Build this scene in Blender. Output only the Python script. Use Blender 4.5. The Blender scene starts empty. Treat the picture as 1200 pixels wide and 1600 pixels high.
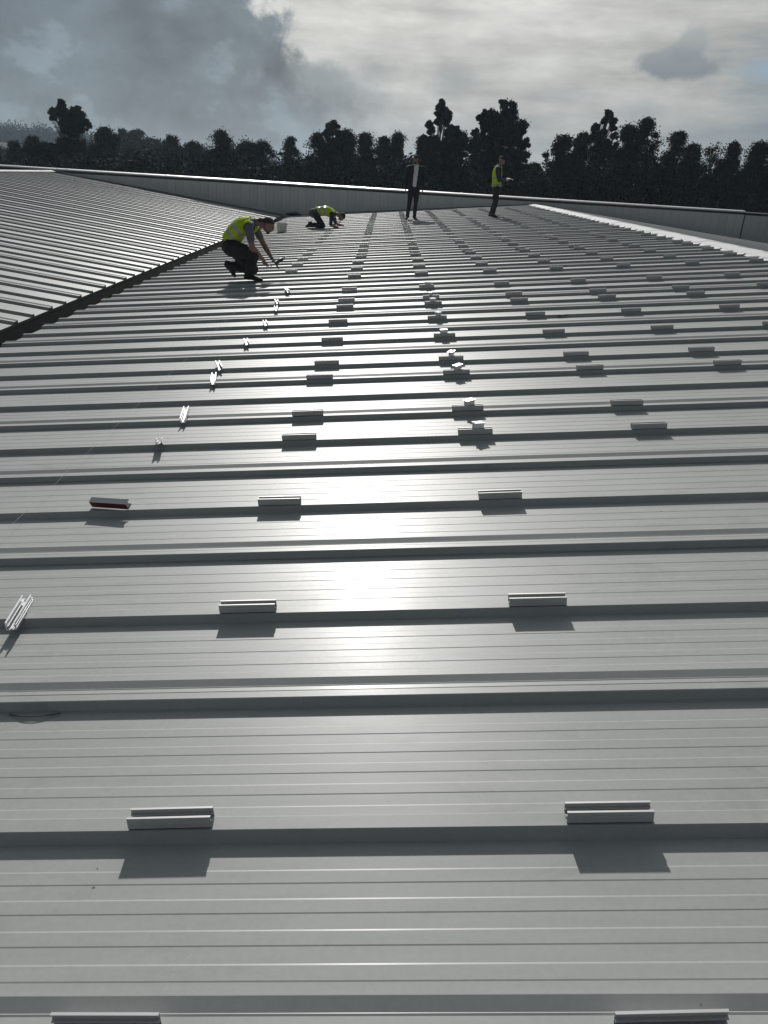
import bpy, bmesh, math, random
import numpy as np
from mathutils import Vector, Matrix, noise

R = math.radians
random.seed(7)
sc = bpy.context.scene
COL = sc.collection

# ------------------------------------------------------------------ camera
EYE = 9.5                                   # eye height above the ground around the building
CAMR = np.array([[0.99836571, -0.05417715, 0.01818639],
                 [0.00442577, 0.39057444, 0.92056071],
                 [0.0569765, 0.91897576, -0.3901759]])      # columns: right, up, forward
cam = bpy.data.cameras.new('camera')
cam_o = bpy.data.objects.new('camera', cam)
COL.objects.link(cam_o)
m = Matrix([[CAMR[i][0], CAMR[i][1], -CAMR[i][2], 0] for i in range(3)] + [[0, 0, 0, 1]])
cam_o.matrix_world = Matrix.Translation((0, 0, EYE)) @ m
cam.sensor_fit = 'VERTICAL'
cam.sensor_height = 24
cam.lens = 24 * 1248 / 1600
cam.clip_start = 0.05
cam.clip_end = 6000
sc.camera = cam_o

SUN = Vector((-0.0950, 0.8757, 0.4736)).normalized()
SUN_EL = math.asin(SUN.z)
SUN_AZ = math.atan2(SUN.x, SUN.y)


def surv(px, py, dist):
    """bearing of a surveyed silhouette point -> world point at ground distance dist (north = +Y)"""
    r = CAMR @ np.array((px - 600, 800 - py, 1248.0))
    r = r * (dist / r[1])
    return Vector((r[0], r[1], r[2] + EYE))


# ------------------------------------------------------------------ node expressions
class NX:
    def __init__(s, nt):
        s.nt = nt

    def node(s, typ, **kw):
        n = s.nt.nodes.new(typ)
        for k, v in kw.items():
            setattr(n, k, v)
        return n

    def put(s, sock, v):
        if isinstance(v, bpy.types.NodeSocket):
            s.nt.links.new(v, sock)
        else:
            sock.default_value = v

    def m(s, op, a, b=0.0, c=0.0, clamp=False):
        n = s.node('ShaderNodeMath', operation=op, use_clamp=clamp)
        s.put(n.inputs[0], a)
        s.put(n.inputs[1], b)
        s.put(n.inputs[2], c)
        return n.outputs[0]

    def ramp(s, v, lo, hi, a=0.0, b=1.0, smooth=True):
        n = s.node('ShaderNodeMapRange')
        if smooth:
            n.interpolation_type = 'SMOOTHSTEP'
        s.put(n.inputs[0], v)
        for i, q in enumerate((lo, hi, a, b)):
            s.put(n.inputs[i + 1], q)
        return n.outputs[0]

    def mix(s, f, a, b, blend='MIX'):
        n = s.node('ShaderNodeMix', data_type='RGBA', blend_type=blend)
        s.put(n.inputs[0], f)
        for i, q in ((6, a), (7, b)):
            if not isinstance(q, bpy.types.NodeSocket):
                q = tuple(q) + ((1,) if len(q) == 3 else ())
            s.put(n.inputs[i], q)
        return n.outputs[2]

    def noise(s, vec, scale, detail=4, rough=0.5, dist=0.0):
        n = s.node('ShaderNodeTexNoise')
        if vec is not None:
            s.put(n.inputs['Vector'], vec)
        n.inputs['Scale'].default_value = scale
        n.inputs['Detail'].default_value = detail
        n.inputs['Roughness'].default_value = rough
        n.inputs['Distortion'].default_value = dist
        return n.outputs[0]

    def mapping(s, vec, scale=(1, 1, 1), loc=(0, 0, 0)):
        n = s.node('ShaderNodeMapping')
        s.put(n.inputs['Vector'], vec)
        n.inputs['Scale'].default_value = scale
        n.inputs['Location'].default_value = loc
        return n.outputs[0]


# ------------------------------------------------------------------ world: sky with cloud layer
world = bpy.data.worlds.new('World')
sc.world = world
world.use_nodes = True
wt = world.node_tree
wt.nodes.clear()
X = NX(wt)
out = X.node('ShaderNodeOutputWorld')
bg = X.node('ShaderNodeBackground')
bg.inputs[1].default_value = 0.1
wt.links.new(bg.outputs[0], out.inputs[0])
sky = X.node('ShaderNodeTexSky', sky_type='NISHITA')
sky.sun_disc = False
sky.sun_elevation = SUN_EL
sky.sun_rotation = SUN_AZ
tc = X.node('ShaderNodeTexCoord')
dvec = tc.outputs['Generated']
sep = X.node('ShaderNodeSeparateXYZ')
wt.links.new(dvec, sep.inputs[0])
dx, dy, dz = sep.outputs
az = X.m('MULTIPLY', X.m('ARCTAN2', dx, dy), 57.2958)
el = X.m('MULTIPLY', X.m('ARCSINE', dz), 57.2958)
dot = X.node('ShaderNodeVectorMath', operation='DOT_PRODUCT')
wt.links.new(dvec, dot.inputs[0])
dot.inputs[1].default_value = SUN
cs = dot.outputs['Value']
n_big = X.m('SUBTRACT', X.noise(dvec, 9, 6, 0.6), 0.5)          # cumulus edges
n_med = X.m('SUBTRACT', X.noise(dvec, 26, 5, 0.6), 0.5)
n_lay = X.m('SUBTRACT', X.noise(X.mapping(dvec, (5, 5, 32)), 1.6, 6, 0.6), 0.5)   # layered streaks
n_soft = X.m('SUBTRACT', X.noise(X.mapping(dvec, (4, 4, 9), (3, 1, 0)), 1.3, 4, 0.5), 0.5)

# overall brightness of the overcast, strongest round the sun
g0 = X.ramp(cs, -0.6, 0.75, 0.035, 0.19)
g1 = X.ramp(cs, 0.72, 0.985, 0.0, 0.27)
g2 = X.ramp(cs, 0.965, 1.0, 0.0, 1.1)
lum = X.m('ADD', X.m('ADD', g0, g1), g2)
high = X.ramp(el, -1.0, 9.0, 0.90, 1.20)
lum_b = X.m('MULTIPLY', lum, high)
lum_b = X.m('MULTIPLY', lum_b, X.m('ADD', 1.0, X.m('MULTIPLY', n_lay, 0.85)))
lum_b = X.m('MULTIPLY', lum_b, X.m('ADD', 1.0, X.m('MULTIPLY', n_soft, 0.45)))
lum_b = X.m('MULTIPLY', lum_b, X.m('ADD', 1.0, X.m('MULTIPLY', X.m('SUBTRACT', X.noise(X.mapping(dvec, (1, 1, 2.2), (9, 4, 2)), 14, 6, 0.62), 0.5), 0.65)))
bright = X.mix(X.ramp(el, 0, 8), (0.90, 0.955, 0.985), (1.0, 1.0, 0.955))


def scale_col(col, f):
    n = X.node('ShaderNodeVectorMath', operation='SCALE')
    X.put(n.inputs[0], col)
    X.put(n.inputs[3], f)
    return n.outputs[0]


bright = X.mix(X.ramp(lum_b, 0.36, 0.22), bright, (0.84, 0.97, 1.06))
c_bright = scale_col(bright, X.m('MULTIPLY', lum_b, 1.18))
# blue-grey cloud bank west of the sun
wob = X.m('ADD', X.m('MULTIPLY', n_big, 11.0), X.m('MULTIPLY', n_med, 7.0))
edge = X.ramp(el, 3.0, 7.0, -2.5, -6.2)
bank = X.ramp(X.m('ADD', az, wob), X.m('SUBTRACT', edge, X.ramp(el, 4.0, 7.0, 5.0, 1.1)), X.m('ADD', edge, X.ramp(el, 4.0, 7.0, 5.0, 1.0)), 1.0, 0.0)
bank = X.m('MULTIPLY', bank, X.ramp(el, 60, 25, 0.0, 1.0))
puffs = X.m('SUBTRACT', X.noise(X.mapping(dvec, (1, 1, 1.5), (5, 2, 1)), 13, 5, 0.55), 0.5)
bl = X.m('ADD', 0.172, X.m('MULTIPLY', puffs, 0.24))
bl = X.m('ADD', bl, X.m('MULTIPLY', n_soft, 0.16))
bl = X.m('ADD', bl, X.m('MULTIPLY', n_big, 0.10))
bl = X.m('ADD', bl, X.m('MULTIPLY', X.ramp(puffs, 0.02, 0.10), 0.05))
bl = X.m('ADD', bl, X.m('MULTIPLY', n_med, 0.10))
bl = X.m('ADD', bl, X.ramp(az, -14, -26, 0.0, 0.02))
bl = X.m('ADD', bl, X.m('MULTIPLY', X.ramp(az, -16, -6, 0.0, 0.05), X.ramp(el, 5.5, 1.5)))
bl = X.m('MULTIPLY', bl, X.ramp(cs, 0.0, 0.85, 0.45, 1.0))
bl = X.m('MULTIPLY', bl, X.ramp(el, 0.5, 4.0, 0.82, 1.0))
c_bank = scale_col((0.78, 1.0, 1.19), X.m('MAXIMUM', bl, 0.10))
cloud = X.mix(X.m('MULTIPLY', bank, 0.97), c_bright, c_bank)


def blob(a0, e0, ra, re, edge_lo, edge_hi, rag):
    u = X.m('DIVIDE', X.m('SUBTRACT', az, a0), ra)
    v = X.m('DIVIDE', X.m('SUBTRACT', el, e0), re)
    d = X.m('SQRT', X.m('ADD', X.m('MULTIPLY', u, u), X.m('MULTIPLY', v, v)))
    d = X.m('ADD', d, X.m('MULTIPLY', n_med, rag))
    d = X.m('ADD', d, X.m('MULTIPLY', n_big, rag * 0.6))
    return X.ramp(d, edge_lo, edge_hi, 1.0, 0.0)


cloud = X.mix(X.m('MULTIPLY', blob(17.3, 7.0, 2.9, 0.85, 0.6, 1.1, 1.5), 0.9), cloud, X.mix(X.ramp(el, 6.2, 8.6), (0.19, 0.22, 0.25), (0.33, 0.35, 0.365)))
cloud = X.mix(X.m('MULTIPLY', blob(17.9, 8.1, 1.15, 1.25, 0.55, 1.0, 1.2), 0.8), cloud, X.mix(X.ramp(el, 6.6, 9.0), (0.20, 0.23, 0.26), (0.36, 0.38, 0.39)))
for a0, e0, ra, re, st in ((-1.0, 5.9, 1.3, 0.8, 0.6), (3.6, 5.6, 1.7, 1.2, 0.6), (-5.0, 5.4, 1.7, 1.0, 0.55), (11.0, 5.2, 2.6, 0.8, 0.4), (15.3, 4.2, 1.6, 0.9, 0.5),
                           (19.8, 3.2, 2.4, 0.8, 0.3), (-3.0, 5.0, 2.5, 1.6, 0.4)):
    cloud = X.mix(X.m('MULTIPLY', blob(a0, e0, ra, re, 0.1, 1.3, 1.6), st), cloud, (0.27, 0.30, 0.32))
cloud = X.mix(X.m('MULTIPLY', blob(22.6, 6.7, 2.2, 0.75, 0.3, 1.2, 1.0), 0.85), cloud, (0.27, 0.36, 0.45))
# below the horizon the dome continues as dim ground haze
cloud = X.mix(X.ramp(el, -1.0, -6.0), cloud, (0.05, 0.052, 0.05))
final = X.mix(0.975, sky.outputs[0], scale_col(cloud, 10.0))
wt.links.new(final, bg.inputs[0])

sun = bpy.data.lights.new('sun', 'SUN')
sun.energy = 4.0
sun.angle = R(1.3)
sun.color = (1.0, 0.97, 0.93)
sun_o = bpy.data.objects.new('sun', sun)
COL.objects.link(sun_o)
sun_o.rotation_euler = SUN.to_track_quat('Z', 'Y').to_euler()

sc.view_settings.view_transform = 'Standard'
sc.view_settings.look = 'None'
sc.view_settings.exposure = 0
sc.view_settings.gamma = 1
sc.render.engine = 'CYCLES'


# ------------------------------------------------------------------ object helpers
def props(o, label=None, cat=None, group=None, kind=None):
    if label:
        o['label'] = label
    if cat:
        o['category'] = cat
    if group:
        o['group'] = group
    if kind:
        o['kind'] = kind
    return o


def mesh_of(verts, faces, mat, name='mesh', smooth=False):
    me = bpy.data.meshes.new(name)
    me.from_pydata([tuple(v) for v in verts], [], faces)
    mats = mat if isinstance(mat, (list, tuple)) else [mat]
    for q in mats:
        me.materials.append(q)
    if smooth:
        me.polygons.foreach_set('use_smooth', [True] * len(me.polygons))
    me.update()
    return me


def link(name, me, parent=None, loc=(0, 0, 0), rot=None):
    o = bpy.data.objects.new(name, me)
    COL.objects.link(o)
    o.parent = parent
    o.location = loc
    if rot is not None:
        o.rotation_euler = rot
    return o


def empty(name, loc=(0, 0, 0)):
    return link(name, None, None, loc)


def rect(bm_v, bm_f, a, b):
    """axis box from corner a to corner b appended to lists"""
    i = len(bm_v)
    (x0, y0, z0), (x1, y1, z1) = a, b
    bm_v += [(x0, y0, z0), (x1, y0, z0), (x1, y1, z0), (x0, y1, z0), (x0, y0, z1), (x1, y0, z1), (x1, y1, z1), (x0, y1, z1)]
    bm_f += [tuple(i + k for k in q) for q in ((0, 3, 2, 1), (4, 5, 6, 7), (0, 1, 5, 4), (1, 2, 6, 5), (2, 3, 7, 6), (3, 0, 4, 7))]


def boxes(name, lst, mat, parent=None, loc=(0, 0, 0), rot=None):
    v, f = [], []
    for a, b in lst:
        rect(v, f, a, b)
    return link(name, mesh_of(v, f, mat, name), parent, loc, rot)


def prism(poly, path, closed=True, caps=True):
    """sweep a 2-D polygon given as functions of path frames; poly = list of Vectors per station already placed"""
    v, f = [], []
    n = len(path[0])
    for st in path:
        v += [tuple(p) for p in st]
    for i in range(len(path) - 1):
        for j in range(n if closed else n - 1):
            a = i * n + j
            b = i * n + (j + 1) % n
            f.append((a, b, b + n, a + n))
    if caps:
        f.append(tuple(range(n - 1, -1, -1)))
        f.append(tuple((len(path) - 1) * n + j for j in range(n)))
    return v, f


def tube_mesh(pts, radii, mat, sides=8, name='tube', smooth=True):
    pts = [Vector(p) for p in pts]
    st = []
    for i, p in enumerate(pts):
        t = (pts[min(i + 1, len(pts) - 1)] - pts[max(i - 1, 0)]).normalized()
        up = Vector((0, 0, 1)) if abs(t.z) < 0.9 else Vector((1, 0, 0))
        s = t.cross(up).normalized()
        u = s.cross(t)
        r = radii[i] if isinstance(radii, (list, tuple)) else radii
        st.append([p + (s * math.cos(2 * math.pi * k / sides) + u * math.sin(2 * math.pi * k / sides)) * r for k in range(sides)])
    v, f = prism(None, st)
    return mesh_of(v, f, mat, name, smooth)


# ------------------------------------------------------------------ materials
def mat(name, col, rough=0.6, metal=0.0, spec=0.5, var=0.0, vscale=3.0, bump=0.0, bscale=40.0, vaxis=(1, 1, 1)):
    mt = bpy.data.materials.new(name)
    mt.use_nodes = True
    nt = mt.node_tree
    b = nt.nodes['Principled BSDF']
    b.inputs['Roughness'].default_value = rough
    b.inputs['Metallic'].default_value = metal
    b.inputs['Specular IOR Level'].default_value = spec
    q = NX(nt)
    if var or bump:
        geo = q.node('ShaderNodeTexCoord').outputs['Object']
    if var:
        nz = q.noise(q.mapping(geo, vaxis), vscale, 5, 0.6)
        f = q.ramp(nz, 0.25, 0.75, 1 - var, 1 + var, False)
        n = q.node('ShaderNodeVectorMath', operation='SCALE')
        n.inputs[0].default_value = col
        nt.links.new(f, n.inputs[3])
        nt.links.new(n.outputs[0], b.inputs['Base Color'])
    else:
        b.inputs['Base Color'].default_value = (*col, 1)
    if bump:
        bn = q.node('ShaderNodeBump')
        bn.inputs['Strength'].default_value = bump
        bn.inputs['Distance'].default_value = 0.01
        nt.links.new(q.noise(geo, bscale, 4, 0.6), bn.inputs['Height'])
        nt.links.new(bn.outputs[0], b.inputs['Normal'])
    return mt


def roof_paint(name, base=(0.345, 0.353, 0.346), rough=0.46):
    """pale coated sheet: soft gloss, dust film, specks, scuffs and slight oil-canning"""
    mt = bpy.data.materials.new(name)
    mt.use_nodes = True
    nt = mt.node_tree
    b = nt.nodes['Principled BSDF']
    q = NX(nt)
    pos = q.node('ShaderNodeNewGeometry').outputs['Position']
    streak = q.noise(q.mapping(pos, (0.7, 26, 26)), 1.0, 5, 0.6)
    cloudy = q.noise(pos, 1.3, 5, 0.6)
    grain = q.noise(pos, 60, 3, 0.6)
    f = q.m('ADD', q.ramp(streak, 0.3, 0.7, -0.035, 0.035, False), q.ramp(cloudy, 0.3, 0.7, -0.035, 0.035, False))
    f = q.m('ADD', f, q.ramp(grain, 0.3, 0.7, -0.03, 0.03, False))
    oi = q.node('ShaderNodeObjectInfo').outputs['Random']
    f = q.m('ADD', f, q.ramp(oi, 0, 1, -0.022, 0.022, False))
    smear = q.noise(q.mapping(pos, (2.2, 5, 5)), 1.0, 6, 0.7, 0.6)
    f = q.m('ADD', f, q.ramp(smear, 0.54, 0.75, 0.0, -0.16, False))
    f = q.m('ADD', 1.0, f)
    n = q.node('ShaderNodeVectorMath', operation='SCALE')
    n.inputs[0].default_value = base
    nt.links.new(f, n.inputs[3])
    col = n.outputs[0]
    # dark specks
    vo = q.node('ShaderNodeTexVoronoi')
    nt.links.new(pos, vo.inputs['Vector'])
    vo.inputs['Scale'].default_value = 9
    sp = q.m('MULTIPLY', q.ramp(vo.outputs['Distance'], 0.026, 0.044, 1, 0), q.m('GREATER_THAN', q.noise(pos, 1.7, 2), 0.48))
    vs = q.node('ShaderNodeSeparateColor')
    nt.links.new(vo.outputs['Color'], vs.inputs[0])
    sp = q.m('MULTIPLY', sp, q.m('GREATER_THAN', vs.outputs[0], 0.45))
    col = q.mix(q.m('MULTIPLY', sp, 0.8), col, (0.06, 0.06, 0.055))
    # thin dried-water scuffs
    sc_ = q.noise(q.mapping(pos, (3, 3, 3)), 7, 6, 0.75, 1.2)
    th = q.m('MULTIPLY', q.ramp(q.m('ABSOLUTE', q.m('SUBTRACT', sc_, 0.5)), 0.0, 0.012, 1, 0), q.ramp(q.noise(pos, 2.3, 3), 0.62, 0.70))
    col = q.mix(q.m('MULTIPLY', th, 0.6), col, (0.25, 0.25, 0.24))
    nt.links.new(col, b.inputs['Base Color'])
    rr = q.m('ADD', rough, q.m('ADD', q.ramp(cloudy, 0.3, 0.7, -0.03, 0.03, False), q.ramp(grain, 0.3, 0.7, -0.015, 0.015, False)))
    nt.links.new(rr, b.inputs['Roughness'])
    b.inputs['Specular IOR Level'].default_value = 0.13
    b.inputs['Coat Weight'].default_value = 0.06
    b.inputs['Coat Roughness'].default_value = 0.24
    b.inputs['Coat IOR'].default_value = 1.4
    bn = q.node('ShaderNodeBump')
    bn.inputs['Strength'].default_value = 0.6
    bn.inputs['Distance'].default_value = 0.02
    h = q.m('ADD', q.m('MULTIPLY', q.noise(q.mapping(pos, (0.9, 3, 3)), 1.6, 2), 0.15), q.m('MULTIPLY', grain, 0.0025))
    nt.links.new(h, bn.inputs['Height'])
    nt.links.new(bn.outputs[0], b.inputs['Normal'])
    return mt


M_roof = roof_paint('coated_sheet')
M_edge = mat('sheet_cut_edge', (0.10, 0.10, 0.10), 0.6)
M_cap = mat('white_flashing', (0.60, 0.61, 0.60), 0.75, spec=0.2, var=0.08, vscale=5, bump=0.3, bscale=6)
M_wall = mat('parapet_sheet', (0.60, 0.60, 0.59), 0.5, var=0.10, vscale=1.2)
M_wall2 = mat('parapet_sheet_aged', (0.56, 0.565, 0.555), 0.5, var=0.10, vscale=1.2)
M_cop = mat('bare_coping', (0.50, 0.51, 0.52), 0.40, metal=0.45, var=0.08, vscale=0.8, vaxis=(1, 6, 6))
M_dark = mat('dark_steel', (0.035, 0.036, 0.037), 0.55, var=0.3, vscale=8)
M_gut = mat('gutter_steel', (0.045, 0.047, 0.04), 0.6, var=0.35, vscale=4)
M_alu = mat('mill_aluminium', (0.46, 0.465, 0.465), 0.5, metal=0.25, var=0.07, vscale=30, vaxis=(0.3, 6, 6))
M_alub = mat('bright_aluminium', (0.66, 0.67, 0.68), 0.45, metal=0.6, var=0.05, vscale=30)
M_gask = mat('black_sealing_tape', (0.02, 0.02, 0.02), 0.8)
M_red = mat('red_sealing_tape', (0.085, 0.012, 0.018), 0.6, var=0.2, vscale=30)
M_zinc = mat('zinc_bolt', (0.7, 0.69, 0.66), 0.35, metal=0.9)
M_block = mat('rendered_block', (0.42, 0.41, 0.38), 0.9, var=0.1, vscale=1)
M_string = mat('white_string', (0.5, 0.5, 0.48), 0.8)
M_black = mat('black_rubber', (0.015, 0.015, 0.016), 0.5)

# ------------------------------------------------------------------ the roof planes (rel. to eye, EYE added)
P, D = 0.098, 0.02                 # fall towards the valley gutter, skew of the sheets
H0, T0 = 1.4257, 0.968             # eye height over the rib tops, first lap rib
XG, XR = -3.78, 5.80               # gutter edge and ridge edge of the main slope
XGL, PL, LL = -4.20, 0.121, 9.15   # left slope: gutter edge, fall, length
ZGL = -1.815
YW = 35.03                         # parapet wall


class Slope:
    def __init__(s, org, r, length, pitch):
        s.o = Vector(org)
        s.r = Vector(r)
        s.n = Vector((-s.r.z * (1 if s.r.x > 0 else -1), 0, abs(s.r.x))).normalized()
        if s.r.x < 0:
            s.n = Vector((s.r.z, 0, -s.r.x)).normalized()
        s.len = length
        s.p = pitch

    def v(s, a, t, h=0.0):           # local vector, a = horizontal run from the gutter edge
        return s.r * a + Vector((0, t, 0)) + s.n * h


RIBH = 0.031
main = Slope((XG, 0, EYE - H0 + P * XG - RIBH), (1, -D, P), XR - XG, 1.0)
left = Slope((XGL, 0, EYE + ZGL - RIBH), (-1, 0, PL), LL, 1.05)
XRR = 6.14
right = Slope((XRR, 0, EYE - H0 + P * XRR - RIBH), (1, 0, -P), 9.9, 1.0)


def main_pt(x, t, h=0.0):
    """world point on the main slope: x across, t along (rib coordinate), h above the pan"""
    return main.o + main.v(x - XG, T0 + 0.5 * t + D * 0 + 0, h) + Vector((0, D * (0 - XG) * -1 + 0, 0)) * 0


# rib coordinate: Y + D*x = T0 + 0.5*n  ->  the sheet origin at x = XG lies at Y = T0 + 0.5 n - D*XG
def sheet_y(n):
    return T0 + 0.5 * n - D * XG


def on_main(x, n, dt=0.0, h=RIBH):
    return Vector((XG, sheet_y(n) + dt, main.o.z)) + main.r * (x - XG) + main.n * h


PROFILE = [(-0.020, 0.007), (-0.0185, 0.009), (-0.006, RIBH - 0.0015), (-0.003, RIBH), (0.027, RIBH - 0.0005), (0.0283, RIBH - 0.002), (0.0285, RIBH - 0.018), (0.0330, RIBH - 0.018), (0.0332, RIBH - 0.0025),
           (0.052, RIBH - 0.0035), (0.056, RIBH - 0.002), (0.058, RIBH - 0.0025), (0.084, RIBH + 0.0075), (0.086, RIBH + 0.0075), (0.104, 0.0)]


def microribs(t0):
    o = []
    for k in range(5):
        a = t0 + 0.063 + 0.076 * k
        if k == 0 and t0 == 0:
            a += 0.055
            w = 0.028
        elif k == 0:
            w = 0.035
        else:
            w = 0.035
        if t0 == 0 and k == 0:
            a = t0 + 0.118
            w = 0.0
            continue
        o += [(a - 0.0015, 0.0), (a + 0.0015, 0.0010), (a + w - 0.002, 0.0010), (a + w + 0.0025, 0.0)]
    return o


RB = 0.497
PROFILE += microribs(0.0)
PROFILE += [(RB - 0.019, 0.0), (RB - 0.0055, RIBH - 0.0015), (RB - 0.003, RIBH), (RB + 0.036, RIBH), (RB + 0.039, RIBH - 0.0015), (RB + 0.053, 0.0)]
PROFILE += [(p[0], p[1]) for p in microribs(RB)]
PROFILE = [p for p in PROFILE if p[0] < 0.975] + [(0.979, 0.0), (0.983, 0.006)]


def sheet_mesh(sl, name):
    k = sl.p
    top = [(t * k, h) for t, h in PROFILE]
    poly = top + [(top[-1][0], -0.04), (top[0][0], -0.04)]
    st = []
    for a in (0.0, sl.len):
        st.append([sl.v(a, t, h) for t, h in poly])
    v, f = prism(None, st)
    me = mesh_of(v, f, [M_roof, M_edge], name)
    me.polygons[len(f) - 2].material_index = 1
    me.polygons[len(f) - 1].material_index = 1
    return me


building = empty('warehouse_building', (0, 0, 0))
props(building, 'industrial building with pale ribbed roofs meeting at a valley and a grey far parapet', 'building')
roofs = []
for sl, nm_, k0, k1 in ((main, 'roof', -6, 33), (left, 'roof', 0, 34), (right, 'roof', -2, 34)):
    base = link(nm_, None, building)
    # a roof is its decking sheet (underside) plus the pressed panels as sub-parts
    y0 = {0: -5.2}.get(0)
    v, f = prism(None, [[sl.o + sl.v(a, y, h) for y, h in ((-5.4, -0.045), (34.9, -0.045), (34.9, -0.10), (-5.4, -0.10))] for a in (0.0, sl.len)])
    bpy.data.objects.remove(base)
    base = link(nm_, mesh_of(v, f, M_edge, 'roof_deck'), building)
    roofs.append(base)
    me = sheet_mesh(sl, 'roof_panel')
    for k in range(-6, 40):
        if sl is main:
            y = sheet_y(2 * k)
        elif sl is left:
            y = 9.29 + 1.05 * (k - 8)
        else:
            y = 0.5 + k
        if y < -5.5 or y + sl.p > YW + 0.02:
            continue
        pn_ = link('roof_panel', me, base, (sl.o.x, y, sl.o.z))
        if sl is main and k <= 0:
            pn_.location.y -= 0.03           # the nearest sheets were lapped a little wider
            if k == 0:
                pn_.scale.y = 1.03
props(roofs[0], 'main roof slope of pale ribbed sheets falling left to the valley gutter')
props(roofs[1], 'left roof slope of pale ribbed sheets rising away from the valley gutter')
props(roofs[2], 'far right roof slope dropping away behind the white ridge flashing')

# valley gutter
gx0, gx1, gz = XGL - 0.06, XG + 0.06, main.o.z
prof = [(gx0, -0.125), (gx0, -0.26), (gx1, -0.26), (gx1, -0.05), (gx1 - 0.004, -0.05), (gx1 - 0.004, -0.256), (gx0 + 0.004, -0.256), (gx0 + 0.004, -0.125)]
v, f = prism(None, [[Vector((x, y, gz + z)) for x, z in prof] for y in (-5.4, YW)])
gut = link('gutter', mesh_of(v, f, M_gut, 'gutter'), building)
# eaves flashing under the left sheets
boxes('eaves_flashing', [((XGL - 0.012, -5.4, left.o.z - 0.20), (XGL + 0.004, YW, left.o.z - 0.042))], M_dark, building)

# ridge cap over main ridge: flat flange, crown, outer flange, with teeth let down between the ribs
rz = main.o.z + P * (XR - XG) + RIBH


def cap_run(x0, x1, x2, z0, z1, z2, y0, y1, name, lab, step=3.0, sgn=1):
    root = link(name, None, building)
    th = 0.002
    v, f = prism(None, [[Vector((x0, y, z0)), Vector((x1, y, z1)), Vector((x2, y, z2)), Vector((x2, y, z2 - th)), Vector((x1, y, z1 - th)), Vector((x0, y, z0 - th))] for y in (y0, y1)])
    bpy.data.objects.remove(root)
    root = link(name, mesh_of(v, f, M_cap, name), building)
    root['label'] = lab
    # cover straps at the joints
    y = y0 + step
    while y < y1 - 0.3:
        v, f = prism(None, [[Vector((x0 - 0.006 * sgn, q, z0 + 0.003)), Vector((x1, q, z1 + 0.005)), Vector((x2, q, z2 + 0.003)), Vector((x2, q, z2 + 0.001)), Vector((x1, q, z1 + 0.002)), Vector((x0 - 0.006 * sgn, q, z0 + 0.001))] for q in (y, y + 0.12)])
        link('joint_strap', mesh_of(v, f, M_cap, 'joint_strap'), root)
        y += step
    return root


rc = cap_run(XR - 0.03, 6.0, 6.42, rz + 0.006, rz + 0.045, rz + 0.012, -5.4, YW - 0.02, 'ridge_cap', 'white ridge flashing along the top of the main slope')
# filler teeth between ribs of the main slope
tv, tf = [], []
for n in range(-10, 68):
    y = T0 + 0.5 * n - D * XR
    if -5 < y < YW - 0.6:
        pz = main.o.z + P * (XR - XG)
        wv = 0.42
        i = len(tv)
        tv += [(XR - 0.03, y + 0.06, pz + RIBH + 0.004), (XR - 0.03, y + 0.06 + wv, pz + RIBH + 0.004), (XR - 0.075, y + 0.075 + wv - 0.03, pz + 0.004), (XR - 0.075, y + 0.075, pz + 0.004)]
        tf.append((i, i + 1, i + 2, i + 3))
t_ = link('filler_teeth', mesh_of(tv, tf, M_cap, 'filler_teeth'), rc)
lz = left.o.z + PL * LL + RIBH
xl = XGL - LL
cap_run(xl + 0.03, xl - 0.17, xl - 0.40, lz + 0.006, lz + 0.045, lz + 0.012, -5.4, YW - 0.02, 'ridge_cap', 'bright ridge flashing along the top of the left slope', sgn=-1)
# slope beyond the left ridge
v, f = prism(None, [[Vector((x, y, z)) for y, z in ((-5.4, zz), (YW - 0.03, zz), (YW - 0.03, zz - 0.06), (-5.4, zz - 0.06))] for x, zz in ((xl - 0.36, lz - 0.03), (xl - 9.0, lz - 1.2))])
link('back_slope', mesh_of(v, f, M_roof, 'back_slope'), building)

# parapet wall at the far end
WT = EYE - 0.60
XW1 = 14.72
wall = boxes('parapet', [((-23, YW + 0.03, EYE - 3.4), (24, YW + 0.26, WT - 0.10))], M_dark, building)
wall['label'] = 'long grey sheet-clad parapet with bright coping closing off the roofs'
pw = 0.333
for vi, mt_ in enumerate((M_wall, M_wall2)):
    vv, ff = prism(None, [[Vector((x, y, z)) for x, y in ((0.002, 0.012), (0.007, 0.0), (pw * 0.5 - 0.008, 0.0), (pw * 0.5, 0.006), (pw * 0.5 + 0.008, 0.0), (pw - 0.007, 0.0), (pw - 0.002, 0.012))] for z in (-3.2, WT - EYE - 0.10)])
    me = mesh_of(vv, ff, mt_, 'wall_panel')
    if vi == 0:
        wp0 = me
    else:
        wp1 = me
nx = int((XW1 + 22.6) / pw)
for k in range(nx):
    link('wall_panel', wp0 if random.random() < 0.6 else wp1, wall, (XW1 - pw * (k + 1), YW, EYE))
for k in range(27):
    link('wall_panel', wp1 if random.random() < 0.7 else wp0, wall, (XW1 + 0.03 + pw * k, YW + 0.004, EYE - 0.05))
boxes('end_joint', [((XW1 - 0.002, YW - 0.02, EYE - 3.2), (XW1 + 0.032, YW + 0.03, WT - 0.1))], M_dark, wall)
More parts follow.
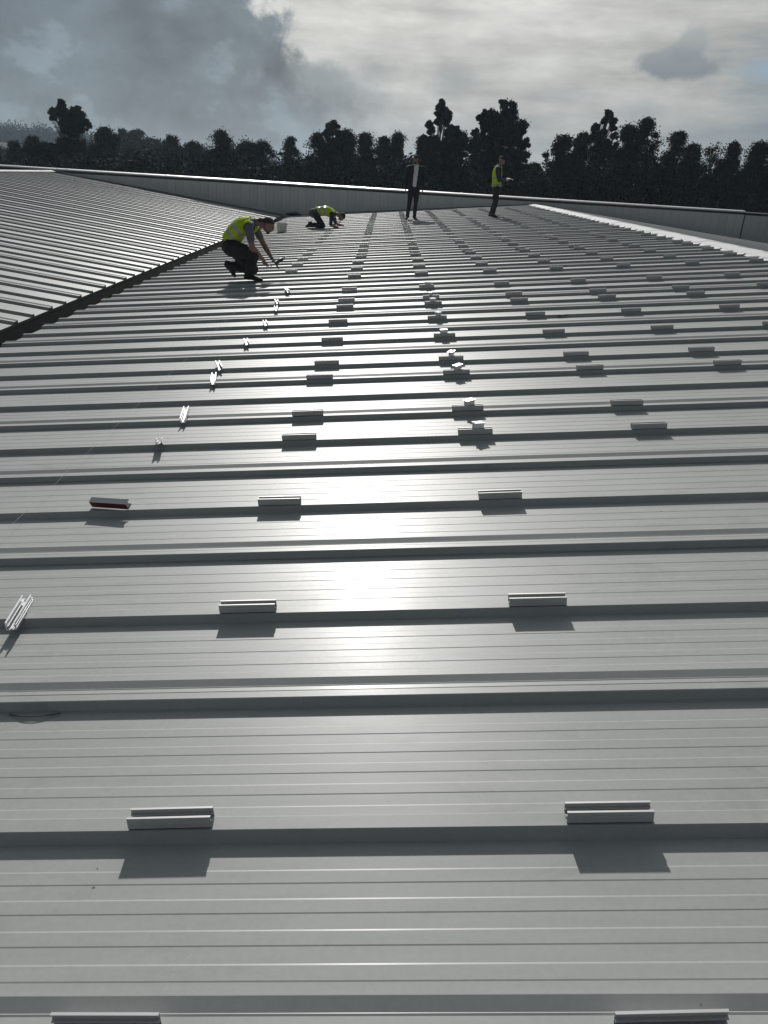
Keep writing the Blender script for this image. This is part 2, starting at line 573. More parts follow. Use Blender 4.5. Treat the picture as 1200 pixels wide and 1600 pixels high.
# coping: bright top with a dark strip below for its drip shadow
prof = [(-0.05, -0.03), (-0.055, 0.012), (0.0, 0.030), (0.30, 0.045), (0.30, -0.03)]
v, f = prism(None, [[Vector((x, YW + y, WT + z - 0.02)) for y, z in prof] for x in (-23, XW1)])
link('coping', mesh_of(v, f, M_cop, 'coping'), wall)
boxes('coping_shadow_strip', [((-23, YW - 0.012, WT - 0.135), (XW1, YW + 0.03, WT - 0.055))], M_dark, wall)  # shadow line under the coping, made as a dark box
prof = [(-0.03, -0.03), (-0.035, 0.008), (0.30, 0.02), (0.30, -0.03)]
v, f = prism(None, [[Vector((x, YW + y, WT + z - 0.055)) for y, z in prof] for x in (XW1 + 0.004, 24)])
link('dark_coping', mesh_of(v, f, M_dark, 'dark_coping'), wall)
for k in range(9):
    v, f = prism(None, [[Vector((x, YW + y, WT + z - 0.017)) for y, z in ((-0.053, -0.028), (-0.058, 0.013), (0.0, 0.033), (0.30, 0.048), (0.30, 0.044), (0.0, 0.029), (-0.0545, 0.0105), (-0.0505, -0.028))] for x in (-21 + 4 * k, -20.88 + 4 * k)])
    link('coping_strap', mesh_of(v, f, M_cop, 'coping_strap'), wall)
# base flashing following each slope
for sl, y in ((main, YW), (left, YW), (right, YW)):
    v, f = prism(None, [[Vector((sl.o.x + sl.r.x * a, yy, sl.o.z + sl.r.z * a + z)) for yy, z in ((y - 0.09, 0.052), (y - 0.006, 0.075), (y - 0.006, 0.16), (y - 0.003, 0.16), (y - 0.003, 0.05), (y - 0.09, 0.05))] for a in (0, sl.len)])
    link('base_flashing', mesh_of(v, f, M_wall2, 'base_flashing'), wall)
# body of the building below the roofs
boxes('facade', [((-22.8, -5.3, 0), (-22.6, YW, EYE - 2.2)), ((-22.8, YW + 0.0, 0), (24, YW + 0.2, EYE - 3.25)), ((15.9, -5.3, 0), (16.1, YW, EYE - 2.25)),
                 ((-22.6, -5.3, 0), (15.9, -5.1, EYE - 2.25))], M_block, building)

# ------------------------------------------------------------------ mounting rails
LR = 0.20


def rail_parts():
    w, h, t = 0.036, 0.031, 0.0020
    prof = [(0, 0), (w, 0), (w, 0.009), (w - 0.0009, 0.0095), (w - 0.0009, 0.0115), (w, 0.012), (w, 0.020), (w - 0.0009, 0.0205), (w - 0.0009, 0.0225), (w, 0.023), (w, h), (w - 0.006, h), (w - 0.006, h - t), (w - t, h - t), (w - t, 0.017), (w - 0.010, 0.017), (w - 0.010, 0.0155), (w - t, 0.0155), (w - t, t),
            (w / 2 + 0.004, t), (w / 2 + 0.004, 0.006), (w / 2 - 0.004, 0.006), (w / 2 - 0.004, t),
            (t, t), (t, 0.0155), (0.010, 0.0155), (0.010, 0.017), (t, 0.017), (t, h - t), (0.006, h - t), (0.006, h), (0, h), (0, 0.023), (0.0009, 0.0225), (0.0009, 0.0205), (0, 0.020), (0, 0.012), (0.0009, 0.0115), (0.0009, 0.0095), (0, 0.009)]
    v, f = prism(None, [[Vector((x, y, z + 0.0025)) for y, z in prof] for x in (-LR / 2, LR / 2)])
    ch = mesh_of(v, f, M_alu, 'rail_channel')
    v, f = [], []
    rect(v, f, (-LR / 2 + 0.004, 0.001, 0.0), (LR / 2 - 0.004, w - 0.001, 0.0024))
    pad = mesh_of(v, f, M_gask, 'sealing_pad')
    v, f = [], []
    st = []
    for z in (0.005, 0.009):
        st.append([Vector((math.cos(k * math.pi / 3) * 0.005, w * 0.28 + math.sin(k * math.pi / 3) * 0.005, z)) for k in range(6)])
    v, f = prism(None, st)
    return ch, pad, mesh_of(v, f, M_zinc, 'screw')


ME_CH, ME_PAD, ME_SCREW = rail_parts()
ME_CHB = ME_CH.copy()
ME_CHB.materials.clear()
ME_CHB.materials.append(M_alub)
ME_PADR = ME_PAD.copy()
ME_PADR.materials.clear()
ME_PADR.materials.append(M_red)
ra = main.r.normalized()
na = main.n
ya = na.cross(ra).normalized()
MB = Matrix((ra, ya, na)).transposed().to_4x4()      # rail frame on the roof


def place(o, p, yaw=0.0, roll=0.0, pitch=0.0):
    o.matrix_world = Matrix.Translation(p) @ MB @ Matrix.Rotation(R(yaw), 4, 'Z') @ Matrix.Rotation(R(pitch), 4, 'Y') @ Matrix.Rotation(R(roll), 4, 'X')


def rail(p, label, group, yaw=0.0, roll=0.0, detail=True, bright=False, red=False, pitch=0.0):
    ch = ME_CHB if bright else ME_CH
    if detail:
        root = empty('mounting_rail')
        link('channel', ch, root)
        link('sealing_pad', ME_PADR if red else ME_PAD, root)
        for sx in (-0.07, 0.07):
            link('screw', ME_SCREW, root, (sx, 0, 0))
    else:
        root = link('mounting_rail', ch)
    place(root, p, yaw, roll, pitch)
    props(root, label, 'mounting rail', group)
    return root


ORD = ['nearest', 'second', 'third', 'fourth', 'fifth', 'sixth', 'seventh', 'eighth', 'ninth', 'tenth', 'eleventh', 'twelfth', 'thirteenth', 'fourteenth',
       'fifteenth', 'sixteenth', 'seventeenth', 'eighteenth', 'nineteenth', 'twentieth', 'twenty-first', 'twenty-second', 'twenty-third', 'twenty-fourth',
       'twenty-fifth', 'twenty-sixth', 'twenty-seventh', 'twenty-eighth', 'twenty-ninth', 'thirtieth', 'thirty-first', 'thirty-second', 'thirty-third', 'thirty-fourth', 'thirty-fifth', 'thirty-sixth']
ROWS = [0, 1, 3, 5, 7, 8, 10, 11, 13, 15, 17, 18, 20, 23, 25, 27, 29, 30, 32, 34, 35, 37, 39, 41, 42, 44, 46, 48, 49, 51, 53, 55, 57, 59, 61, 63]
COLS = [(-0.422, 'the column left of the sun glare'), (0.60, 'the column topped with small clamps'), (1.60, 'the third column of the roof'),
        (2.60, 'the fourth column across the roof'), (3.59, 'the fifth column across the roof'), (4.58, 'the sixth column, second from the ridge'),
        (5.53, 'the column beside the white ridge flashing')]
BAD = {(55, 0.6), (57, 0.6)}


def in_view(p):
    q = np.array((p.x, p.y, p.z - EYE)) @ CAMR
    if q[2] <= 0:
        return False
    u = 600 + 1248 * q[0] / q[2]
    w_ = 800 - 1248 * q[1] / q[2]
    return -30 < u < 1230 and w_ < 1640


for cx, cl in COLS:
    cnt = 0
    for n in ROWS:
        lap = n % 2 == 0
        jx = random.uniform(-0.012, 0.012)
        nn = n if lap else n - 1
        dt = 0.0 if lap else RB
        dt -= {0: 0.03, 1: 0.015}.get(n, 0)
        p = on_main(cx + jx, nn, dt - 0.002, RIBH + 0.0004 if not lap else RIBH + 0.0012)
        if not in_view(p):
            continue
        if n == 5 and cx > 1:
            continue
        if n > 34 and random.random() < 0.06 and cx > 1:
            continue
        lab = f'{ORD[cnt]} mounting rail from the viewer in {cl}'
        rail(p, lab, 'mounting rails fixed along the roof ribs', yaw=random.uniform(-1.2, 1.2), detail=n < 14)
        cnt += 1
cnt = 0
for n in (25, 27, 29, 31, 33, 37, 39, 41, 43, 45, 49, 51, 53):
    dt = RB if n % 2 else 0.0
    p = on_main(-1.48 - 0.002 * (n - 25), n - (n % 2), dt - 0.002, RIBH + 0.001)
    rail(p, f'{ORD[cnt]} mounting rail beyond the crouching person in the leftmost column', 'mounting rails fixed along the roof ribs', yaw=random.uniform(-2, 2), detail=False)
    cnt += 1
# rails of the left column still lying loose across the ribs
LOOSE = [(3, -1.235, 0.010, 98, 'bright loose rail pointing away at the left edge, nearest of the loose ones', 0),
         (5, -1.245, 0.0, -13, 'loose rail with dark red tape underneath, lying askew on a rib at the left', 0),
         (7, -1.255, 0.0, 106, 'loose rail seen end-on standing across a rib, just beyond the red-taped one', 15),
         (8, -1.235, 0.05, 96, 'bright loose rail lying across a rib just beyond the end-on one', -8),
         (10, -1.245, 0.04, 99, 'nearer bright rail of the close pair lying across ribs at the left', -6),
         (11, -1.30, 0.03, 108, 'farther bright rail of the close pair lying across ribs at the left', -3),
         (13, -1.235, 0.02, 104, 'dull loose rail twisted on its rib beyond the bright pair', 0),
         (15, -1.20, 0.03, 104, 'loose rail lying across a rib, third before the crouching person', 0),
         (17, -1.215, 0.02, 100, 'loose rail lying across a rib, nearer of the two just before the crouching person', 0),
         (18, -1.27, 0.02, 104, 'loose rail lying across a rib, farther of the two just before the crouching person', 0),
         (20, -1.26, 0.02, 108, 'last loose rail lying across a rib below the crouching person', 0)]
for n, x, dt, yaw, lab, pt in LOOSE:
    lap = n % 2 == 0
    p = on_main(x, n - (0 if lap else 1), (0 if lap else RB) + dt, RIBH + 0.002 if not lap else RIBH + 0.008)
    red = n == 5
    o = rail(p, lab, 'loose mounting rails lying across the ribs', yaw, bright=not red, red=red, pitch=pt, roll=0)
    if red:
        place(o, p + main.n * 0.034 + Vector((0.01, -0.002, 0)), yaw, -62)
    else:
        c = MB.to_3x3() @ (Matrix.Rotation(R(yaw), 3, 'Z') @ Vector((0, 0.02, 0)))
        o.location = Vector(o.location) - c


# mid clamps waiting on the second column
def clamp_mesh():
    v, f = [], []
    L = 0.068
    prof = [(-0.024, 0.030), (-0.024, 0.034), (-0.006, 0.034), (-0.006, 0.012), (0.006, 0.012), (0.006, 0.034), (0.024, 0.034), (0.024, 0.030), (0.010, 0.030), (0.010, 0.0), (-0.010, 0.0), (-0.010, 0.030)]
    return prism(None, [[Vector((x, y, z)) for y, z in prof] for x in (-L / 2, L / 2)])


cv, cf = clamp_mesh()
ME_CL = mesh_of(cv, cf, M_alub, 'clamp_body')
st = [[Vector((math.cos(k * math.pi / 3) * r, math.sin(k * math.pi / 3) * r, z)) for k in range(6)] for r, z in ((0.0035, -0.012), (0.0035, 0.012), (0.0058, 0.012), (0.0058, 0.022))]
v, f = prism(None, st)
ME_BOLT = mesh_of(v, f, M_zinc, 'bolt')
CL = [(7, 0.605, 25, 0.0, 'nearest small clamp, on top of the rail right of the glare'), (8, 0.603, 32, 0.0, 'second small clamp from the viewer, on its mounting rail'),
      (10, 0.61, 40, 0.01, 'third small clamp from the viewer, tilted on its mounting rail'), (11, 0.598, 62, 0.01, 'fourth small clamp from the viewer, standing up on its rail'),
      (13, 0.60, 10, 0.0, 'fifth small clamp from the viewer, flat on its rail'), (15, 0.605, 50, 0.0, 'sixth small clamp from the viewer, on its mounting rail'),
      (17, 0.60, 30, 0.0, 'seventh small clamp from the viewer, on its mounting rail'), (18, 0.60, 75, 0.0, 'eighth small clamp from the viewer, on its mounting rail'),
      (20, 0.61, 20, 0.0, 'ninth small clamp from the viewer, on its mounting rail'), (34, 0.60, 70, 0.0, 'small clamp far up the second column, well beyond the others')]
for n, x, yaw, dz_, lab in CL:
    lap = n % 2 == 0
    root = empty('mid_clamp')
    link('clamp_body', ME_CL, root)
    link('bolt', ME_BOLT, root, (0, 0, 0.004))
    p = on_main(x + 0.005, n - (0 if lap else 1), (0 if lap else RB) + 0.018, RIBH + 0.0345 + dz_ * 0.3)
    place(root, p, yaw, 0, random.uniform(-6, 6))
    props(root, lab, 'clamp', 'small clamps set on the second column of rails')

# white setting-out string stretched over the ribs
pts = []
for n in range(3, 24):
    lap = n % 2 == 0
    pts.append(on_main(-1.615 - 0.004 * n, n - (0 if lap else 1), (0 if lap else RB) + 0.0, RIBH + 0.002 if not lap else RIBH + 0.0015))
    pts.append(on_main(-1.617 - 0.004 * n, n - (0 if lap else 1), (0 if lap else RB) + (0.085 if lap else 0.036), RIBH + 0.010 if lap else RIBH + 0.002))
s_ = link('setting_out_string', tube_mesh(pts, 0.0006, M_string, 5))
props(s_, 'thin white setting-out string stretched up the roof left of the loose rails', 'string')
# black cable tie beside a lap rib at the left edge
pts = []
for k in range(15):
    a = k / 14
    pts.append(on_main(-1.045 + 0.155 * a, 2, -0.026 - 0.022 * math.sin(math.pi * a) ** 0.8, 0.004 + 0.006 * math.sin(a * 3)))
s_ = link('cable_tie', tube_mesh(pts, 0.0016, M_black, 6))
props(s_, 'thin black cable tie curved against the foot of a rib at the left edge', 'cable tie')
# black marker pen
p = on_main(1.86, 14, RB - 0.018, 0.022)
pen = empty('marker_pen', p)
b_ = tube_mesh([(0, 0, 0), (0.05, 0.004, 0.006), (0.075, 0.006, 0.010)], [0.006, 0.006, 0.004], M_black, 8)
link('barrel', b_, pen)
link('pen_cap', tube_mesh([(-0.030, -0.003, -0.004), (0.0, 0, 0)], [0.006, 0.0075], M_dark, 8), pen)
props(pen, 'small black marker pen lying against a rib right of a rail in the third column', 'pen')


# ------------------------------------------------------------------ people
def loft(pts, rs, rf, side, sides=14, cap=2):
    """tapering limb; rs / rf = radii across and along; side = vector across"""
    pts = [Vector(p) for p in pts]
    n = len(pts)
    P2, RS, RF = [], [], []
    # smooth interpolation
    for i in range(n - 1):
        for k in range(4):
            t = k / 4
            p0, p1, p2, p3 = pts[max(i - 1, 0)], pts[i], pts[i + 1], pts[min(i + 2, n - 1)]
            q = 0.5 * ((2 * p1) + (p2 - p0) * t + (2 * p0 - 5 * p1 + 4 * p2 - p3) * t * t + (3 * p1 - p0 - 3 * p2 + p3) * t ** 3)
            P2.append(q)
            s = t * t * (3 - 2 * t)
            RS.append(rs[i] * (1 - s) + rs[i + 1] * s)
            RF.append(rf[i] * (1 - s) + rf[i + 1] * s)
    P2.append(pts[-1]); RS.append(rs[-1]); RF.append(rf[-1])
    st = []

    def ring(p, t, a, b):
        s = Vector(side)
        s = (s - t * s.dot(t)).normalized()
        u = t.cross(s)
        return [p + s * math.cos(2 * math.pi * k / sides) * a + u * math.sin(2 * math.pi * k / sides) * b for k in range(sides)]
    T = [(P2[min(i + 1, len(P2) - 1)] - P2[max(i - 1, 0)]).normalized() for i in range(len(P2))]
    e = min(RS[0], RF[0])
    for a in (80, 55, 30):
        st.append(ring(P2[0] - T[0] * e * math.sin(R(a)), T[0], RS[0] * math.cos(R(a)), RF[0] * math.cos(R(a))))
    for i, p in enumerate(P2):
        st.append(ring(p, T[i], RS[i], RF[i]))
    e = min(RS[-1], RF[-1])
    for a in (30, 55, 80):
        st.append(ring(P2[-1] + T[-1] * e * math.sin(R(a)), T[-1], RS[-1] * math.cos(R(a)), RF[-1] * math.cos(R(a))))
    return prism(None, st)


def person(label, loc, J, mats, group=None, yaw=0.0, vest=None, voxel=0.011, scale=1.0):
    """mats: tag -> material.  J['prims'] list of (tag, pts, rs, rf, side)"""
    root = empty('person', loc)
    props(root, label, 'person', group)
    V, F, samples = [], [], []
    tags = []
    pidx = []
    for ji_, (tag, pts, rs, rf, side) in enumerate(J):
        v, f = loft(pts, rs, rf, side)
        o = len(V)
        V += v
        F += [tuple(i + o for i in q) for q in f]
        pp = [Vector(p) for p in pts]
        for i in range(len(pp) - 1):
            for k in range(7):
                t = k / 6
                samples.append((*(pp[i].lerp(pp[i + 1], t)), (rs[i] + rf[i]) / 2 * (1 - t) + (rs[i + 1] + rf[i + 1]) / 2 * t))
                tags.append(tag)
                pidx.append(ji_)
    tmp = link('body', mesh_of(V, F, list(mats.values())[0], 'body'))
    md = tmp.modifiers.new('r', 'REMESH')
    md.mode = 'VOXEL'
    md.voxel_size = voxel
    md.use_smooth_shade = True
    ms = tmp.modifiers.new('s', 'SMOOTH')
    ms.factor = 0.5
    ms.iterations = 3
    dg = bpy.context.evaluated_depsgraph_get()
    me = bpy.data.meshes.new_from_object(tmp.evaluated_get(dg))
    tmp.modifiers.clear()
    me.materials.clear()
    names = list(mats)
    for k in names:
        me.materials.append(mats[k])
    S = np.array(samples)
    tg = np.array([names.index(t) for t in tags])
    nv = len(me.vertices)
    co = np.empty(nv * 3)
    me.vertices.foreach_get('co', co)
    co = co.reshape(-1, 3)
    best = np.zeros(nv, int)
    PI_ = np.array(pidx)
    for a in range(0, nv, 4000):
        d = np.linalg.norm(co[a:a + 4000, None, :] - S[None, :, :3], axis=2) / (S[None, :, 3] + 0.006)
        best[a:a + 4000] = d.argmin(1)
    vt = tg[best]
    me['torso'] = 0
    global TORSO
    TORSO = PI_[best] < 3
    del me['torso']
    # cloth folds
    cloth = [i for i, k in enumerate(names) if k not in ('skin', 'hair', 'boot', 'glove')]
    nrm = np.empty(nv * 3)
    me.vertices.foreach_get('normal', nrm)
    nrm = nrm.reshape(-1, 3)
    for i in range(nv):
        if vt[i] in cloth:
            q = Vector(co[i])
            a = noise.noise(q * 9 + Vector((3, 1, 7))) * 0.010 + noise.noise(Vector((q.x * 22, q.y * 22, q.z * 34))) * 0.005
            co[i] += nrm[i] * a
    me.vertices.foreach_set('co', co.ravel())
    mi = []
    for p in me.polygons:
        mi.append(int(vt[p.vertices[0]]))
    me.polygons.foreach_set('material_index', mi)
    me.polygons.foreach_set('use_smooth', [True] * len(me.polygons))
    me.update()
    tmp.data = me
    tmp.parent = root
    tmp.location = (0, 0, 0)
    root.rotation_euler = (0, 0, R(yaw))
    root.scale = (scale,) * 3
    root['_'] = 0
    del root['_']
    return root, me, co, nrm, vt, names


def shell(me, co, nrm, keep, off, mat_list, matfun, name, parent, thick=0.006):
    """clothing shell: faces of the body whose vertices satisfy keep, pushed out"""
    vid = {}
    V, F, MI = [], [], []
    for p in me.polygons:
        vs = list(p.vertices)
        if all(keep[i] for i in vs):
            q = []
            for i in vs:
                if i not in vid:
                    vid[i] = len(V)
                    V.append(tuple(co[i] + nrm[i] * off))
                q.append(vid[i])
            F.append(tuple(q))
            c = sum((Vector(co[i]) for i in vs), Vector()) / len(vs)
            MI.append(matfun(c))
    m2 = mesh_of(V, F, mat_list, name, True)
    m2.polygons.foreach_set('material_index', MI)
    o = link(name, m2, parent)
    s = o.modifiers.new('t', 'SOLIDIFY')
    s.thickness = thick
    s.offset = 1
    return o


def hand(w, d, palmn, size=1.0, curl=0.5, tag='skin', thumb_side=1):
    """palm + four unequal bent fingers + thumb; w wrist, d direction, palmn palm normal"""
    w, d, pn = Vector(w), Vector(d).normalized(), Vector(palmn).normalized()
    pn = (pn - d * pn.dot(d)).normalized()
    s = d.cross(pn)
    out_ = [(tag, [w, w + d * 0.045 * size, w + d * 0.085 * size], [0.026 * size, 0.038 * size, 0.038 * size], [0.020 * size, 0.017 * size, 0.014 * size], s)]
    for k, ln in enumerate((0.068, 0.078, 0.072, 0.056)):
        b = w + d * 0.085 * size + s * (k - 1.5) * 0.021 * size
        a1 = curl * 0.8
        d1 = (d * math.cos(a1) + pn * math.sin(a1)).normalized()
        a2 = curl * 2.0
        d2 = (d * math.cos(a2) + pn * math.sin(a2)).normalized()
        p1 = b + d1 * ln * 0.5 * size
        p2 = p1 + d2 * ln * 0.5 * size
        out_.append((tag, [b - d * 0.02, p1, p2], [0.0100 * size, 0.0092 * size, 0.008 * size], [0.0100 * size, 0.0092 * size, 0.008 * size], s))
    b = w + d * 0.03 * size - s * 0.03 * size * thumb_side
    p1 = b + (d * 0.6 - s * 0.7 * thumb_side + pn * 0.3).normalized() * 0.04 * size
    p2 = p1 + (d * 0.9 + pn * 0.5).normalized() * 0.03 * size
    out_.append((tag, [b, p1, p2], [0.012 * size, 0.011 * size, 0.009 * size], [0.012 * size, 0.011 * size, 0.009 * size], s))
    return out_


def head_prims(c, f, up, tag='skin', beard=None):
    c, f, up = Vector(c), Vector(f).normalized(), Vector(up).normalized()
    up = (up - f * up.dot(f)).normalized()
    s = f.cross(up)
    o = []
    o.append((tag, [c + up * 0.035 - f * 0.012, c + up * 0.055 - f * 0.012], [0.074, 0.066], [0.092, 0.080], s))      # skull
    o.append((tag, [c - up * 0.03 + f * 0.015, c + up * 0.03 + f * 0.010], [0.062, 0.070], [0.075, 0.085], s))         # face
    jt = beard or tag
    o.append((jt, [c - up * 0.085 + f * 0.048, c - up * 0.045 + f * 0.030], [0.030, 0.052], [0.028, 0.050], s))        # jaw and chin
    o.append((tag, [c - up * 0.018 + f * 0.106, c + up * 0.018 + f * 0.094], [0.015, 0.008], [0.014, 0.008], s))       # nose
    o.append((tag, [c + up * 0.030 + f * 0.088 - s * 0.03, c + up * 0.030 + f * 0.088 + s * 0.03], [0.010] * 2, [0.012] * 2, up))  # brow
    o.append((jt, [c - up * 0.048 + f * 0.086 - s * 0.018, c - up * 0.048 + f * 0.086 + s * 0.018], [0.009] * 2, [0.008] * 2, up))  # mouth
    for q in (-1, 1):
        o.append((tag, [c + s * 0.078 * q - up * 0.022 - f * 0.005, c + s * 0.080 * q + up * 0.020 - f * 0.012], [0.012, 0.016], [0.008, 0.008], f))
    return o, s, up, f


def eyes(c, f, up, parent, Mw):
    c, f, up = Vector(c), Vector(f).normalized(), Vector(up).normalized()
    up = (up - f * up.dot(f)).normalized()
    s = f.cross(up)
    for q in (-1, 1):
        p = c + f * 0.084 + up * 0.012 + s * 0.032 * q
        v, fc = loft([p - s * 0.004, p + s * 0.004], [0.009] * 2, [0.011] * 2, f, 10)
        link('eye', mesh_of(v, fc, Mw, 'eye', True), parent)


M_skin = mat('skin', (0.24, 0.13, 0.10), 0.5, var=0.08, vscale=20)
M_skin_arm = M_skin
M_beard = mat('dark_beard', (0.045, 0.032, 0.026), 0.8)
M_hair = mat('cropped_hair', (0.040, 0.030, 0.025), 0.8, bump=0.5, bscale=200)
M_tee = mat('grey_tshirt', (0.105, 0.115, 0.135), 0.85, var=0.12, vscale=10)
M_navy = mat('navy_sleeves', (0.025, 0.030, 0.055), 0.85, var=0.12, vscale=10)
M_trou = mat('black_work_trousers', (0.016, 0.017, 0.019), 0.85, var=0.25, vscale=8)
M_trou_g = mat('grey_work_trousers', (0.06, 0.062, 0.062), 0.85, var=0.2, vscale=8)
M_boot = mat('black_boots', (0.014, 0.013, 0.012), 0.55, var=0.2, vscale=20)
M_jack = mat('black_jacket', (0.014, 0.014, 0.016), 0.8, var=0.2, vscale=8)
M_shirt = mat('pale_shirt', (0.62, 0.62, 0.63), 0.8, var=0.1, vscale=12)
M_glove = mat('dark_teal_gloves', (0.02, 0.045, 0.042), 0.7, var=0.2, vscale=40)
M_eye = mat('eye_dark', (0.03, 0.025, 0.02), 0.2)
M_paper = mat('paper', (0.8, 0.8, 0.78), 0.7)
M_tool = mat('dark_tool_plastic', (0.02, 0.022, 0.024), 0.45)
M_cap_k = mat('black_cap', (0.014, 0.014, 0.016), 0.8)
M_sil = mat('reflective_tape', (0.33, 0.34, 0.34), 0.4, metal=0.3)


def hivis():
    mt = mat('hi_vis_yellow', (0.62, 0.80, 0.015), 0.75, var=0.10, vscale=14)
    nt = mt.node_tree
    b = nt.nodes['Principled BSDF']
    b.inputs['Transmission Weight'].default_value = 0.0
    # thin cloth lets backlight through
    q = NX(nt)
    tr = q.node('ShaderNodeBsdfTranslucent')
    tr.inputs['Color'].default_value = (0.68, 0.82, 0.02, 1)
    mx = q.node('ShaderNodeMixShader')
    mx.inputs[0].default_value = 0.45
    nt.links.new(b.outputs[0], mx.inputs[1])
    nt.links.new(tr.outputs[0], mx.inputs[2])
    nt.links.new(mx.outputs[0], nt.nodes['Material Output'].inputs['Surface'])
    return mt


M_viz = hivis()


def leg(tag, hip, knee, ank, side=(0, 1, 0), boot='boot', toe=None, k=1.0):
    hip, knee, ank, toe = Vector(hip), Vector(knee), Vector(ank), Vector(toe)
    o = [(tag, [hip, hip.lerp(knee, 0.5), knee], [0.100 * k, 0.090 * k, 0.068 * k], [0.100 * k, 0.088 * k, 0.068 * k], side),
         (tag, [knee, knee.lerp(ank, 0.35), ank], [0.068 * k, 0.066 * k, 0.055 * k], [0.068 * k, 0.068 * k, 0.055 * k], side)]
    d = (toe - ank)
    heel = ank - d.normalized() * 0.02 + (toe - ank).normalized() * 0
    dn = Vector((d.x, d.y, 0)).normalized() if abs(d.z) < 0.75 * d.length else d.normalized()
    o.append((boot, [ank + Vector((0, 0, 0.05)) * (1 if abs(d.z) < 0.75 * d.length else 0), ank], [0.052, 0.050], [0.055, 0.055], side))
    low = toe.lerp(ank, 0.55)
    low.z = min(low.z, toe.z + 0.025) if abs(d.z) < 0.75 * d.length else low.z
    o.append((boot, [ank - dn * 0.04 + (toe - ank) * 0.0 - Vector((0, 0, 0.02 if abs(d.z) < 0.75 * d.length else 0)), low, toe], [0.042, 0.046, 0.040], [0.045, 0.040, 0.028], side))
    return o


def arm(sh, el, wr, t_up, t_low, side, k=1.0, split=1.0):
    sh, el, wr = Vector(sh), Vector(el), Vector(wr)
    o = [(t_up, [sh, sh.lerp(el, 0.6), el if split >= 1 else sh.lerp(el, split)], [0.066 * k, 0.056 * k, 0.047 * k if split >= 1 else 0.056 * k], [0.066 * k, 0.056 * k, 0.047 * k if split >= 1 else 0.056 * k], side)]
    if split < 1:
        o.append((t_low, [sh.lerp(el, split), el], [0.046 * k, 0.042 * k], [0.046 * k, 0.042 * k], side))
    o.append((t_low, [el, el.lerp(wr, 0.3), wr], [0.043 * k, 0.044 * k, 0.029 * k], [0.043 * k, 0.042 * k, 0.026 * k], side))
    return o


def surf(x, y):
    """height of the rib tops of the main slope"""
    return EYE - H0 + P * x


# --- crouching man with short beard, driving screws
px_, py_ = -1.96, 12.60
J = []
J += [('shirt', [(-0.32, 0, 0.52), (-0.315, 0, 0.60), (-0.19, 0, 0.735), (-0.045, 0, 0.80)], [0.155, 0.150, 0.175, 0.165], [0.125, 0.120, 0.125, 0.105], (0, 1, 0))]
J += [('shirt', [(-0.03, -0.17, 0.785), (-0.02, 0.17, 0.80)], [0.075, 0.075], [0.08, 0.08], (1, 0, 0))]
J += [('trousers', [(-0.33, -0.05, 0.47), (-0.33, 0.05, 0.47)], [0.14, 0.14], [0.125, 0.125], (1, 0, 0))]
J += [('skin', [(0.0, 0, 0.82), (0.10, 0, 0.845), (0.15, 0, 0.82)], [0.062, 0.056, 0.056], [0.065, 0.060, 0.058], (0, 1, 0))]
hc, hf, hu = (0.215, -0.005, 0.80), (0.88, -0.12, -0.42), (0.42, 0, 0.9)
hp, hs, hu_, hf_ = head_prims(hc, hf, hu, 'skin', 'beard')
J += hp
J += leg('trousers', (-0.31, -0.10, 0.46), (0.03, -0.17, 0.40), (-0.05, -0.13, 0.085), toe=(0.14, -0.15, 0.030), k=1.25)
J += leg('trousers', (-0.31, 0.10, 0.45), (-0.03, 0.16, 0.14), (-0.40, 0.13, 0.19), toe=(-0.31, 0.13, 0.035), k=1.25)
J += arm((-0.03, -0.205, 0.765), (0.02, -0.23, 0.50), (0.165, -0.10, 0.315), 'shirt', 'skin', (0, 1, 0), 1.05, 0.55)
J += hand((0.165, -0.10, 0.315), (0.45, 0.25, -0.75), (0.4, 0.6, 0.2), 1.0, 0.7)
J += arm((-0.01, 0.205, 0.775), (0.12, 0.20, 0.53), (0.27, 0.06, 0.335), 'shirt', 'skin', (0, 1, 0), 1.0, 0.55)
J += hand((0.27, 0.06, 0.335), (0.6, -0.35, -0.6), (0.5, -0.2, 0.6), 1.08, 0.9, 'glove', -1)
root, me, co, nrm, vt, names = person('person in hi-vis vest and dark trousers crouching with a tool beside the left valley', (px_, py_, surf(px_, py_) - 0.004),
                                      J, {'shirt': M_tee, 'trousers': M_trou, 'skin': M_skin, 'beard': M_beard, 'boot': M_boot, 'glove': M_glove})
axis0, axis1 = Vector((-0.36, 0, 0.50)), Vector((0.02, 0, 0.83))
ax = (axis1 - axis0).normalized()


def vest_keep(co, nrm, vt, names, a0, a1, lo, hi, arm_pts, cloths=('shirt', 'trousers')):
    ok = np.zeros(len(co), bool)
    a0v = np.array(a0)
    axn = np.array((Vector(a1) - Vector(a0)).normalized())
    L = (Vector(a1) - Vector(a0)).length
    t = (co - a0v) @ axn / L
    ci = [names.index(c) for c in cloths if c in names]
    ok = np.isin(vt, ci) & (t > lo) & (t < hi)
    ok &= TORSO
    for (p, r) in arm_pts:
        ok &= np.linalg.norm(co - np.array(p), axis=1) > r
    return ok, t


keep, tt = vest_keep(co, nrm, vt, names, axis0, axis1, 0.02, 0.98, [((0.00, -0.235, 0.715), 0.105), ((0.02, 0.235, 0.73), 0.105), ((0.0, -0.24, 0.62), 0.10), ((0.06, 0.24, 0.64), 0.10), ((0.02, -0.18, 0.42), 0.13), ((0.03, 0.17, 0.3), 0.2), ((-0.05, -0.14, 0.42), 0.13)])


def bands(a0, a1, bl_):
    a0, a1 = Vector(a0), Vector(a1)
    L = (a1 - a0).length
    axn = (a1 - a0).normalized()

    def fn(c):
        t = (c - a0).dot(axn) / L
        return 1 if any(b0 < t < b1 for b0, b1 in bl_) else 0
    return fn


